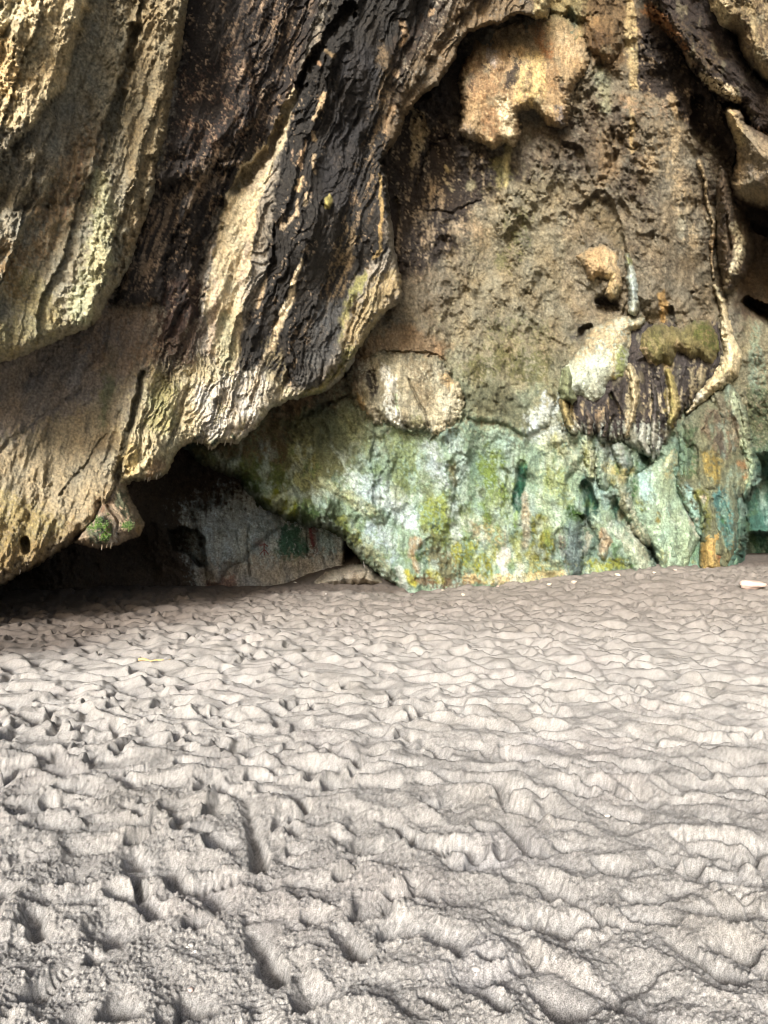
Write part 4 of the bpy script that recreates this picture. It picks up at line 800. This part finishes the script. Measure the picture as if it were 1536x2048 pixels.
# mossy twin-lobed stalactite under the overhang
moss_st = rock('mossy_stalactite', [(228, 960), (246, 962), (252, 985), (262, 1005), (275, 1028), (284, 1050), (278, 1068), (256, 1075), (236, 1084), (218, 1090), (196, 1093), (176, 1088), (152, 1082), (160, 1068), (182, 1040), (196, 1010), (210, 980)],
     D_slab, simple_relief(.04, .02, 1.4, lambda f: [f.bump([(200, 1062, 26), (205, 1070, 20)], .16, 22, 3), f.bump([(240, 1030, 10), (262, 1055, 14)], .12, 16, 3), f.bump([(214, 1010, 3), (234, 1040, 4), (236, 1075, 3)], -.12, 7, 3), f.h.__iadd__(.025 * saw((f.U * .7 - f.V * .5 + 8 * f.n1) / 9))]),
     colours((170, 152, 128), [([(178, 1085), (174, 1055), (200, 1034), (222, 1040), (228, 1065), (215, 1086)], (76, 88, 68), .97, 5, 5), ([(185, 1055, 6), (200, 1048, 7), (215, 1055, 6)], (104, 140, 52), .9, 4, 5, .3), ([(208, 1075, 7), (216, 1068, 6)], (110, 158, 40), .95, 3, 4, .2),
      ([(240, 990, 9), (246, 1015, 11), (258, 1035, 8)], (88, 96, 74), .92, 6, 5), ([(252, 1050, 6), (260, 1056, 5)], (104, 142, 48), .9, 3, 4, .25), ([(276, 1040, 6), (276, 1062, 6)], (150, 122, 74), .8, 5, 4), ([(215, 1000, 8), (205, 1020, 8)], (138, 104, 78), .8, 7, 6), ([(232, 1050, 5), (234, 1078, 5), (220, 1088, 5)], (206, 198, 184), .9, 4, 4)]),
     seed=39, thick=.35, edge=(18, .6), jag=2.5, margin=6, back=.15, flow=(.2, 1))
tag(moss_st, 'twin-lobed mossy stalactite lump hanging from the left overhang over the dark gap', 'stalactite')
# low mound inside
def D_mound(U, V): return 14.3 + 0 * U
mound = rock('rubble_mound', [(615, 1178), (628, 1160), (655, 1146), (690, 1136), (712, 1130), (735, 1134), (755, 1148), (772, 1160), (776, 1178)], D_mound, simple_relief(.12, .06, .8), colours((168, 158, 140), [([(700, 1150, 20)], (140, 128, 112), .6, 12, 8, .3)], .25), seed=40, edge=(34, 1.3), jag=2.5, margin=4, back=.1, flow=(1, 0))
tag(mound, 'low pale rubble mound on the dark sand inside the chamber opening', 'rubble mound')

# drip points along the lips
def lips():
    r = random.Random(5)
    spots = [(222, 1090, moss_st), (204, 1091, moss_st), (186, 1088, moss_st), (214, 1089, moss_st)] + [(u, v, slab) for u, v in
             [(382, 880), (395, 882), (404, 886), (417, 894), (424, 895), (450, 884), (462, 884), (468, 883), (313, 952), (290, 956), (300, 955), (345, 906), (40, 1142), (296, 956), (320, 947)]]
    for u, v, par in spots:
        y = float(D_slab(np.array([float(u)]), np.array([float(v)]))[0]) - (.1 if par is moss_st else -.1)
        x = (u - CX) / F * y; z = CZ + (CY - v) / F * y
        bm = bmesh.new(); L = r.uniform(.025, .06); R = r.uniform(.008, .016); rings = 6; seg = 7; vs = []
        for k in range(rings):
            t = k / (rings - 1); rr = R * (1 - t) ** .8 * (1 + .2 * r.uniform(-1, 1)) + .002
            if k == 0: rr *= 1.8
            vs.append([bm.verts.new((x + rr * math.cos(a * 2 * math.pi / seg) + .004 * math.sin(t * 5), y + rr * math.sin(a * 2 * math.pi / seg), z + .05 - t * (L + .05))) for a in range(seg)])
        for k in range(rings - 1):
            for a in range(seg): bm.faces.new((vs[k][a], vs[k][(a + 1) % seg], vs[k + 1][(a + 1) % seg], vs[k + 1][a]))
        bm.faces.new(vs[-1][::-1]); me = bpy.data.meshes.new('drip_tip'); bm.to_mesh(me); bm.free(); me.materials.append(M_CALCITE)
        link(bpy.data.objects.new('drip_tip', me), par)
lips()

# ---- unseen roof and back, added to block overhead sky but pass the sun --------------------------------
def shell():
    n = 60
    # back: an arch of rock swept from the floor up and over the camera, shaped to cut the sky above
    prof = [(19.5, -1.5), (20, 2), (19, 5), (17, 8), (15, 10.5), (13.4, 12), (11, 13.2), (6, 15.5), (0, 18.2), (-6, 21)]
    prof = np.array(prof); tt = np.linspace(0, len(prof) - 1, 90)
    py = np.interp(tt, range(len(prof)), prof[:, 0]); pz = np.interp(tt, range(len(prof)), prof[:, 1])
    xs = np.linspace(-16, 16, 90)
    X, T = np.meshgrid(xs, tt); Y = np.interp(T, tt, py); Z = np.interp(T, tt, pz)
    Y = Y + 1.0 * fbm(X / 3, T * 1.2, 4, 44); Z = Z + .8 * fbm(X / 3 + 9, T * 1.2, 4, 45)
    Y = Y - 6 * ss(9, 16, np.abs(X))
    C = np.zeros(X.shape + (3,)); C[:] = (.09, .075, .055)
    o = grid_mesh('unseen_roof_blocker', X, Y, Z, np.ones(X.shape, bool), M_ROCK, C); tag(o, kind='structure')
    # side walls, beyond both edges of the picture
    for sgn in (-1, 1):
        yy, zz = np.meshgrid(np.linspace(8.5 if sgn < 0 else 4.5, 19, 70), np.linspace(-1, 16, 70))
        xx = sgn * (6.6 + .3 * np.clip(yy - 8, 0, 9)) if sgn < 0 else sgn * (10.2 + 0 * yy)
        xx = xx + .7 * fbm(yy / 2, zz / 2, 4, 46 + sgn)
        C = np.zeros(xx.shape + (3,)); C[:] = (.10, .085, .06)
        o = grid_mesh('cave_side', xx, yy, zz, np.ones(xx.shape, bool), M_ROCK, C); tag(o, kind='structure')
shell()

# ------------------------------------------------------------------ sand
def ground_z(x, y):
    r = .42 * ss(.3, 5.5, x) * ss(8.5, 14, y)
    c = .40 * ss(13.8, 18, y) * ss(-2.3, -.9, x) * ss(3, 1, x) - .2 * ss(14.0, 16.5, y) * ss(-1.6, -2.6, x)
    return r + c
class HF:
    def __init__(s, x0, x1, y0, y1, st):
        s.x0, s.y0, s.st = x0, y0, st
        s.xs = np.arange(x0, x1, st); s.ys = np.arange(y0, y1, st)
        s.X, s.Y = [a.astype(np.float32) for a in np.meshgrid(s.xs, s.ys)]
        s.H = np.zeros(s.X.shape, np.float32); s.G = np.ones(s.X.shape, np.float32)
    def scallop(s, near):
        X, Y = s.X, s.Y
        wx = X + .14 * fbm(X / .5, Y / .5, 2, 51) + .01 * pn(X / .05, Y / .05, 57); wy = Y + .14 * fbm(X / .5, Y / .5, 2, 52) + .01 * pn(X / .05, Y / .05, 58)
        # overlapping scoops left by feet and wind: each cell rises away from its near, left edge
        for sx, sy, A, B, sd in ((.36, .27, .13, .020, 5), (.30, .24, .10, .016, 15), (.17, .13, .045, .006, 6)):
            A = A * (.42 + .28 * ss(3.0, 6.5, Y) if near else .68 + .12 * ss(6, 9, Y)); B = B * (.4 if near else .8)
            f1, f2, c, dx, dy = worley(wx / sx + 3.3 * sd, wy / sy, sd, True)
            dirn = .45 * dx + .80 * dy
            s.H += A * (.35 + .9 * c) * dirn * np.exp(-(f1 / .45) ** 2) * 2 + B * c * dirn + .25 * A * np.minimum(f1, .9) ** 1.8
        s.H += (.030 if near else .04) * fbm(X / 1.1, Y / .9, 2, 53) + .006 * fbm(X / .2, Y / .17, 3, 54)
        s.blur(6 if near else 1)
    def blur(s, n):
        for _ in range(n):
            A = s.H
            A[1:-1] = .5 * A[1:-1] + .25 * (A[:-2] + A[2:]); A[:, 1:-1] = .5 * A[:, 1:-1] + .25 * (A[:, :-2] + A[:, 2:])
    def stamp(s, x, y, ang, L, W, dep, kind=0, tread=0, tilt=0., seed=0, pad=0):
        R = L * .5 + .09 + .05 * pad
        i0 = max(0, int((x - R - s.x0) / s.st)); i1 = min(len(s.xs), int((x + R - s.x0) / s.st) + 1)
        j0 = max(0, int((y - R - s.y0) / s.st)); j1 = min(len(s.ys), int((y + R - s.y0) / s.st) + 1)
        if i1 - i0 < 3 or j1 - j0 < 3: return
        X = s.X[j0:j1, i0:i1] - x; Y = s.Y[j0:j1, i0:i1] - y
        ca, sa = math.cos(ang), math.sin(ang); l = X * ca + Y * sa; w = -X * sa + Y * ca
        nz = pn((X + x) / .07, (Y + y) / .07, seed % 50) * .010 + pn((X + x) / .025, (Y + y) / .025, seed % 50) * .0015
        t = np.clip(l / (L * .5), -1, 1)
        if kind == 0:      # shoe / foot: broad ball, waist, round heel
            hw = W * .5 * (.86 + .20 * t - .16 * np.exp(-((t + .15) / .28) ** 2)); cw = W * .07 * np.sin(t * 2)
        else:              # scuffed scoop
            hw = W * .5 * (1 - .25 * t); cw = 0
        d = np.minimum(hw - np.abs(w - cw), 1e9)
        e = hw * np.sqrt(np.clip(1 - t ** 2, 0, 1)) ; r_end = W * .42
        le = np.abs(l) - (L * .5 - r_end)
        d = np.where(le > 0, hw - np.sqrt(np.maximum(le, 0) ** 2 * (hw / r_end) ** 2 + (w - cw) ** 2), d) + nz
        q0 = ss(.25, .75, .5 - (.50 * X + .86 * Y) / (L * .9))
        m = ss(-.004, .016 + .05 * (1 - q0) if kind == 0 else .018 + .07 * (1 - q0), d)
        hm = s.H[j0:j1, i0:i1]
        ctr = np.abs(d) + 0
        loc = float((hm * (d > -.02)).sum() / max(1, (d > -.02).sum())) * .8 + .004
        if pad:      # trodden, settled sand round a fresh print
            wp = ss(-.10, -.01, d) * .85; hm = hm * (1 - wp) + loc * wp
        q = np.clip(.5 - (.50 * X + .86 * Y) / (L * .9), 0, 1)      # dug deepest at the near, left side
        floor = loc - dep * (.0 + 1.5 * q) * (1 + .4 * tilt * t) + .06 * (hm - loc)
        if kind: floor = floor + dep * .5 * (1 - q0) * (1 - np.clip(d / (W * .4), 0, 1)) ** 2
        if tread: floor = floor + .011 * np.sin(l * tread + 1.5 * w / W) * ss(.0, .02, d)
        rim = .0055 * np.exp(-((d + .02) / .018) ** 2) * (.4 + .6 * q0)
        s.H[j0:j1, i0:i1] = hm * (1 - m) + floor * m + rim * (1 + .8 * pn((X + x) / .04, (Y + y) / .04, 9))
        s.G[j0:j1, i0:i1] = np.minimum(1.4, s.G[j0:j1, i0:i1] * (1 - .75 * m) + .45 * np.exp(-((d + .03) / .03) ** 2))
    def sample(s, x, y, A):
        fx = np.clip((x - s.x0) / s.st, 0, len(s.xs) - 1.01); fy = np.clip((y - s.y0) / s.st, 0, len(s.ys) - 1.01)
        i = fx.astype(int); j = fy.astype(int); a = fx - i; b = fy - j
        return (A[j, i] * (1 - a) + A[j, i + 1] * a) * (1 - b) + (A[j + 1, i] * (1 - a) + A[j + 1, i + 1] * a) * b
    def inside(s, x, y, m):
        return ss(0, m, np.minimum(np.minimum(x - s.x0, s.xs[-1] - x), np.minimum(y - s.y0, s.ys[-1] - y)))

def px2ground(u, v):
    y = CZ * F / max(v - CY, 5)
    for _ in range(40):
        x = (u - CX) / F * y; y = .5 * y + .5 * (CZ - float(ground_z(np.float64(x), np.float64(y)))) * F / (v - CY)
    return (u - CX) / F * y, y

def make_sand():
    R = np.random.RandomState(11)
    near = HF(-4.4, 4.4, 1.0, 6.4, .005); far = HF(-9, 9.5, 5.8, 17.5, .018)
    for hf, dens in ((far, 12.0), (near, 20.0)):
        hf.scallop(hf is near)
        area = (hf.xs[-1] - hf.xs[0]) * (hf.ys[-1] - hf.ys[0]); n = int(area * dens)
        for k in range(n):
            x = R.uniform(hf.xs[0], hf.xs[-1]); y = R.uniform(hf.ys[0], hf.ys[-1])
            right = x > .15 * y * .4
            kind = 1 if R.rand() < (.55 if right else .35) else 0
            ang = R.normal(math.pi * .5 + (.55 if right else 0), .6) if kind == 0 else R.uniform(0, math.pi)
            if right and kind: ang = R.normal(2.45, .45)
            L = R.uniform(.22, .30) if kind == 0 else R.uniform(.13, .34)
            W = R.uniform(.09, .12) if kind == 0 else R.uniform(.09, .17)
            hf.stamp(x, y, ang, L, W, R.uniform(.034, .082) * (1 if hf is near else 1.2), kind, (R.choice([0, 0, 190, 250, 300]) if kind == 0 else 0), R.uniform(-.5, .5), k)
    # prints one can single out in the photograph
    def px(u0, v0, u1, v1, W, dep, **k):
        a = px2ground(u0, v0); b = px2ground(u1, v1)
        near.stamp((a[0] + b[0]) / 2, (a[1] + b[1]) / 2, math.atan2(b[1] - a[1], b[0] - a[0]), math.hypot(b[0] - a[0], b[1] - a[1]), W, dep * .85, pad=1, **k)
    px(530, 2075, 518, 1965, .115, .03, tread=250, seed=3); px(548, 1965, 520, 1840, .125, .10, tilt=-.3, seed=5)
    px(520, 1745, 500, 1590, .11, .08, seed=8); px(715, 1930, 690, 1840, .12, .09, seed=12); px(400, 2030, 385, 1960, .12, .10, kind=1, seed=13)
    px(245, 2045, 250, 1960, .12, .09, kind=1, seed=14); px(1175, 2040, 1060, 1955, .15, .09, kind=1, seed=15); px(1080, 1720, 1010, 1630, .15, .09, seed=16)
    px(1290, 1640, 1180, 1610, .13, .08, kind=1, seed=17); px(1480, 1975, 1330, 1860, .12, .09, seed=18); px(1000, 1930, 965, 1900, .10, .06, kind=1, seed=19)
    px(860, 2020, 890, 1990, .14, .08, kind=1, seed=20); px(280, 1740, 270, 1690, .12, .08, kind=1, seed=21); px(400, 1670, 410, 1640, .10, .07, kind=1, seed=22)
    px(1260, 1800, 1400, 1780, .14, .06, seed=23); px(1240, 1790, 1330, 1800, .12, .05, kind=1, seed=24); px(170, 1915, 250, 1905, .09, .07, kind=1, seed=25)
    px(700, 1700, 740, 1640, .10, .05, tread=260, seed=26); px(280, 1610, 330, 1590, .12, .03, tread=300, seed=27); px(570, 1700, 640, 1690, .11, .04, kind=1, seed=28)
    rows_v = np.concatenate([np.arange(2330, 1500, -2.4), np.arange(1500, 1180, -1.0), np.arange(1180, 1112, -1.3)])
    ys = CZ * F / (rows_v - CY)
    ys = np.concatenate([np.linspace(-14, ys[0], 60)[:-1], ys, np.linspace(ys[-1] + .3, 25, 12)])
    au = np.concatenate([np.linspace(-9000, -1300, 30)[:-1], np.arange(-1300, -260, 8), np.arange(-260, 1800, 2.6), np.arange(1800, 2900, 8), np.linspace(2900, 10500, 30)[1:]])
    A, Y = np.meshgrid((au - CX) / F, ys); X = A * np.maximum(Y, 1.5)
    wn = near.inside(X, Y, .4); wf = far.inside(X, Y, .5)
    gz = ground_z(X, Y)
    hn = near.sample(X, Y, near.H); hf = far.sample(X, Y, far.H)
    h = hn * wn + (1 - wn) * (hf * wf + .03 * (1 - wf))
    G = near.sample(X, Y, near.G) * wn + (1 - wn) * far.sample(X, Y, far.G)
    calm = ss(15.5, 13.6, Y) * .85 + .15
    h = h * calm
    gr = pn(X / .011, Y / .011, 3) * .0045 + pn(X / .03, Y / .03, 4) * .003 + np.maximum(0, pn(X / .02, Y / .02, 8) - .1) * .008 + pn(X / .006, Y / .006, 5) * .0025
    Z = gz + h + gr * G * ss(9, 3, Y)
    # colour: dry greyish tan, paler crust patches, damp plus painted shade towards the chamber, overhang's shadow painted far left
    C = np.zeros(X.shape + (3,)); C[:] = s2l((196, 193, 188)) * .62
    def blend(w, c, k=.52): 
        C[:] = C + np.clip(w, 0, 1)[..., None] * (s2l(c) * k - C)
    n = fbm(X / .8, Y / .8, 4, 31); n2 = fbm(X / .25, Y / .25, 3, 32)
    blend(ss(.1, .5, n) * .35, (182, 176, 166)); blend(ss(.05, .45, -n) * .3, (200, 192, 188))
    for u, v, r in [(1085, 1495, .16), (1010, 1700, .30), (950, 1720, .2), (960, 1930, .22), (470, 1275, .35), (1050, 1520, .12)]:
        gx, gy = px2ground(u, v); blend(ss(r, r * .2, np.hypot(X - gx, Y - gy) + .16 * n2) * .3, (216, 214, 218))
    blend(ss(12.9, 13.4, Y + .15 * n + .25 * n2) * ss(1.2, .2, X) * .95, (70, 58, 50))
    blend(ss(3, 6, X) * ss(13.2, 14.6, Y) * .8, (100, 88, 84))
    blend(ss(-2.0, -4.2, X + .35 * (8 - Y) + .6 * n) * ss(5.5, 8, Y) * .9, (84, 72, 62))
    blend(ss(6, 12, Y) * .65, (158, 146, 136))
    C *= (1 + .10 * n2 + .40 * pn(X / .016, Y / .016, 33) * ss(9, 3, Y) + .40 * pn(X / .0075, Y / .0075, 34) * ss(5, 2.5, Y) + .14 * pn(X / .06, Y / .09, 35))[..., None]
    # loose grit: scattered dark and pale grains
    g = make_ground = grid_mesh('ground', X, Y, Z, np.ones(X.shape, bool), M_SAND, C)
    tag(g, kind='structure')
    def height(x, y):
        x = np.array([x], float); y = np.array([y], float)
        a = near.sample(x, y, near.H) * near.inside(x, y, .4); w = near.inside(x, y, .4)
        return float((a + (1 - w) * far.sample(x, y, far.H))[0] * (ss(15.5, 13.6, y[0]) * .85 + .15) + ground_z(x, y)[0])
    return height
H = make_sand()

# ------------------------------------------------------------------ small things on the sand
def blob(name, loc, size, mat, seed, rough=.25, sub=3, rot=0, parent=None):
    bm = bmesh.new(); bmesh.ops.create_icosphere(bm, subdivisions=sub, radius=1)
    rr = np.random.RandomState(seed); k = [rr.normal(size=3) for _ in range(9)]; ph = rr.rand(9) * 6
    ca, sa = math.cos(rot), math.sin(rot)
    for v in bm.verts:
        c = v.co; s = 1 + rough * sum(math.sin(c.dot(Vector(k[i] * (1 + i * .5))) * 1.6 + ph[i]) / (2 + i) for i in range(9))
        x, y, z = c.x * size[0] * s, c.y * size[1] * s, c.z * size[2] * s
        v.co = (x * ca - y * sa, x * sa + y * ca, z)
    for f in bm.faces: f.smooth = True
    me = bpy.data.meshes.new(name); bm.to_mesh(me); bm.free(); me.materials.append(mat)
    o = link(bpy.data.objects.new(name, me), parent); o.location = loc; return o
def on_sand(u, v, dz=0):
    x, y = px2ground(u, v); z = H(x, y)
    for _ in range(25):
        y2 = (CZ - z) * F / (v - CY); y = .6 * y + .4 * y2; x = (u - CX) / F * y; z = H(x, y)
    return (x, y, z + dz)
def tube(name, pts, mat, parent=None, seg=8):
    bm = bmesh.new(); rings = []
    for i, (p, r) in enumerate(pts):
        a = Vector(pts[max(0, i - 1)][0]); b = Vector(pts[min(len(pts) - 1, i + 1)][0]); t = (b - a).normalized()
        n = t.cross(Vector((0, 0, 1))); n = n.normalized() if n.length > .01 else Vector((1, 0, 0)); m = t.cross(n)
        rings.append([bm.verts.new(Vector(p) + n * r * math.cos(k * 2 * math.pi / seg) + m * r * math.sin(k * 2 * math.pi / seg)) for k in range(seg)])
    for a, b in zip(rings[:-1], rings[1:]):
        for k in range(seg): bm.faces.new((a[k], a[(k + 1) % seg], b[(k + 1) % seg], b[k]))
    bm.faces.new(rings[0][::-1]); bm.faces.new(rings[-1])
    for f in bm.faces: f.smooth = True
    me = bpy.data.meshes.new(name); bm.to_mesh(me); bm.free(); me.materials.append(mat); return link(bpy.data.objects.new(name, me), parent)

a = Vector(on_sand(277, 1328, .03)); b = Vector(on_sand(340, 1331, .03)); zt = max(a.z, b.z) + .01
a.z = b.z = zt
st = tube('stick', [((a + (b - a) * t + Vector((0, .012 * math.sin(t * 9), .006 * math.sin(t * 13)))), .011 + .004 * math.sin(t * 7 + 1) + (.006 if .7 < t < .8 else 0)) for t in np.linspace(0, 1, 16)], M_STICK)
tag(st, 'bare yellow-orange stick lying on the sand at the left', 'stick')
a = Vector(on_sand(1445 / 2, 1305)); 
tw = tube('twig', [(Vector(on_sand(725, 1314)) + Vector((t * .13, -t * .05, .015 + .01 * math.sin(t * 3))), .004) for t in np.linspace(0, 1, 6)], M_SHELLW)
tag(tw, 'thin pale twig on the rippled sand in the middle distance', 'twig')
rk = blob('loose_rock', on_sand(1503, 1178, .05), (.19, .11, .07), M_PINK, 5, .3); tag(rk, 'pinkish-white loose rock lying on the sand near the right edge', 'rock')
sh = blob('shell', on_sand(953, 1940, .004), (.014, .012, .006), M_SHELLW, 8, .15); tag(sh, 'small whitish round shell on the sand, lower middle', 'shell')
sh = blob('shell_fragment', on_sand(1215, 1636, .01), (.013, .009, .008), M_SHELLW, 9, .25); tag(sh, 'small white shell bit beside the deep scoop at right', 'shell')
for k, (u, v, s, lab) in enumerate([(383, 1893, .012, 'larger white coral crumb in the loose group at lower left'), (391, 1905, .010, 'lowest white coral crumb in the loose group at lower left'), (376, 1896, .008, 'leftmost tiny white coral crumb in the loose group at lower left')]):
    o = blob('coral_crumb', on_sand(u, v, .004), (s * .9, s * .7, s * .5), M_SHELLW, 20 + k, .3, 2); tag(o, lab, 'coral crumb', 'white coral crumbs at lower left')
o = blob('pebble', on_sand(382, 1982, .004), (.009, .008, .006), M_PINK, 31, .2, 2); tag(o, 'tiny tan pebble at the bottom of a deep pit, lower left', 'pebble')
# pale scraps by the chamber
for k, (u, v, s, lab) in enumerate([(640, 1138, .09, 'flat pale stone nearest the chamber wall on the dark sand'), (612, 1146, .08, 'flat pale stone on the dark sand left of the rubble mound'), (590, 1166, .05, 'small white stone at the edge of the dark sand, left of the mound'),
        (692, 1183, .035, 'small white stone just in front of the rubble mound'), (438, 1175, .03, 'tiny white stone at the dark edge below the chamber wall, farther left'), (652, 1249 - 60, .03, 'tiny white stone on the lit sand before the mound')]):
    o = blob('pale_stone', on_sand(u, v, .01), (s, s * .6, s * .35), M_SHELLW if k > 1 else M_CALCITE, 40 + k, .3, 2, k); tag(o, lab, 'stone', 'pale stones by the chamber')
R = random.Random(3)
def base_lab(u, k, s_):
    return ('larger' if s_ > .038 else 'tiny') + ' loose stone on the sand at the green wall base'
for k in range(12):
    u = 830 + 52 * k + R.uniform(-14, 14); v = np.interp(u, [800, 950, 1130, 1250, 1400, 1470], [1186, 1177, 1156, 1145, 1133, 1133]) + abs(R.gauss(2, 9)); s_ = R.uniform(.02, .055)
    o = blob('base_stone', on_sand(u, v, .008), (s_, s_ * .8, s_ * .5), R.choice([M_PINK, M_CALCITE, M_DARKST]), 60 + k, .35, 2, R.uniform(0, 3)); tag(o, ['leftmost', 'second from left', 'third from left', 'fourth from left', 'fifth from left', 'sixth from left', 'sixth from right', 'fifth from right', 'fourth from right', 'third from right', 'second from right', 'rightmost'][k] + ' of the small loose stones along the green wall base', 'stone', 'small stones along the wall base')
# stick standing in the mound
x, y, z = (728 - CX) / F * 14.9, 14.9, CZ + (CY - 1134) / F * 14.9
t = tube('upright_twig', [((x + .01 * math.sin(i), y, z - .12 + .055 * i), .008 - .0006 * i) for i in range(7)], M_SHELLW); tag(t, 'thin white twig stuck upright in the rubble mound', 'twig')
# red mark on the chamber wall: upright stroke, bar, arrow-like legs (three-pronged character)
from mathutils.bvhtree import BVHTree
def hit(obj_list, u, v):
    o = Vector((0, 0, CZ)); d = Vector(((u - CX) / F, 1, (CY - v) / F)).normalized(); best = None
    for ob in obj_list:
        ok, loc, n, i = ob.ray_cast(o, d)
        if ok and (best is None or (loc - o).length < (best - o).length): best = loc
    return best
bpy.context.view_layer.update()
def mark(polys):
    bm = bmesh.new()
    for pts in polys:
        P = []
        for (u0, v0), (u1, v1) in zip(pts[:-1], pts[1:]):
            for t in np.linspace(0, 1, 5)[:-1]: P.append((u0 + (u1 - u0) * t, v0 + (v1 - v0) * t))
        P.append(pts[-1]); prev = None
        for i, (u, v) in enumerate(P):
            q = hit([ch], u, v)
            if q is None: continue
            q = q + (Vector((0, 0, CZ)) - q).normalized() * .03
            dx = P[min(i + 1, len(P) - 1)][0] - P[max(i - 1, 0)][0]; dy = P[min(i + 1, len(P) - 1)][1] - P[max(i - 1, 0)][1]; L = math.hypot(dx, dy) or 1
            w = .008; s = Vector((dy / L * w, 0, dx / L * w))
            cur = [bm.verts.new(q + s), bm.verts.new(q + s + Vector((0, .06, 0))), bm.verts.new(q - s + Vector((0, .06, 0))), bm.verts.new(q - s)]
            if prev:
                for k in range(4): bm.faces.new((prev[k], prev[(k + 1) % 4], cur[(k + 1) % 4], cur[k]))
            prev = cur
    me = bpy.data.meshes.new('painted_mark'); bm.to_mesh(me); bm.free(); me.materials.append(M_RED); return link(bpy.data.objects.new('painted_mark', me))
mk = mark([[(528, 1086), (528, 1111)], [(519, 1091), (530, 1089), (536, 1093)], [(528, 1099), (523, 1105), (520, 1109)], [(528, 1099), (533, 1104), (537, 1109)]])
tag(mk, 'small red painted arrow-like mark on the bluish chamber wall', 'painted mark')
# little ferns on the mossy stalactite (leaf clumps)
def ferns(name, spots, parent, seed):
    r = random.Random(seed); bm = bmesh.new()
    for u, v, n, sp in spots:
        for _ in range(n):
            q = hit([moss_st], u + r.gauss(0, sp), v + r.gauss(0, sp * .7))
            if q is None: continue
            for _ in range(3):
                s = r.uniform(.008, .018); a = Vector((r.uniform(-1, 1), -1, r.uniform(-.6, .8))).normalized(); b = a.cross(Vector((r.uniform(-1, 1), r.uniform(-1, 1), 1))).normalized(); c = q + Vector((r.gauss(0, .012), -.008, r.gauss(0, .012)))
                e = a.cross(b)
                bm.faces.new([bm.verts.new(c - b * s), bm.verts.new(c + e * s * .6 + a * s * .3), bm.verts.new(c + b * s), bm.verts.new(c - e * s * .6 + a * s * .3)])
    me = bpy.data.meshes.new(name); bm.to_mesh(me); bm.free(); me.materials.append(M_LEAF); return link(bpy.data.objects.new(name, me), parent)
tag(ferns('moss_patch', [(190, 1052, 26, 9), (205, 1046, 22, 8), (212, 1076, 30, 5)], moss_st, 1), kind='stuff')
tag(ferns('moss_patch', [(252, 1048, 26, 4), (264, 1050, 8, 5)], moss_st, 2), kind='stuff')
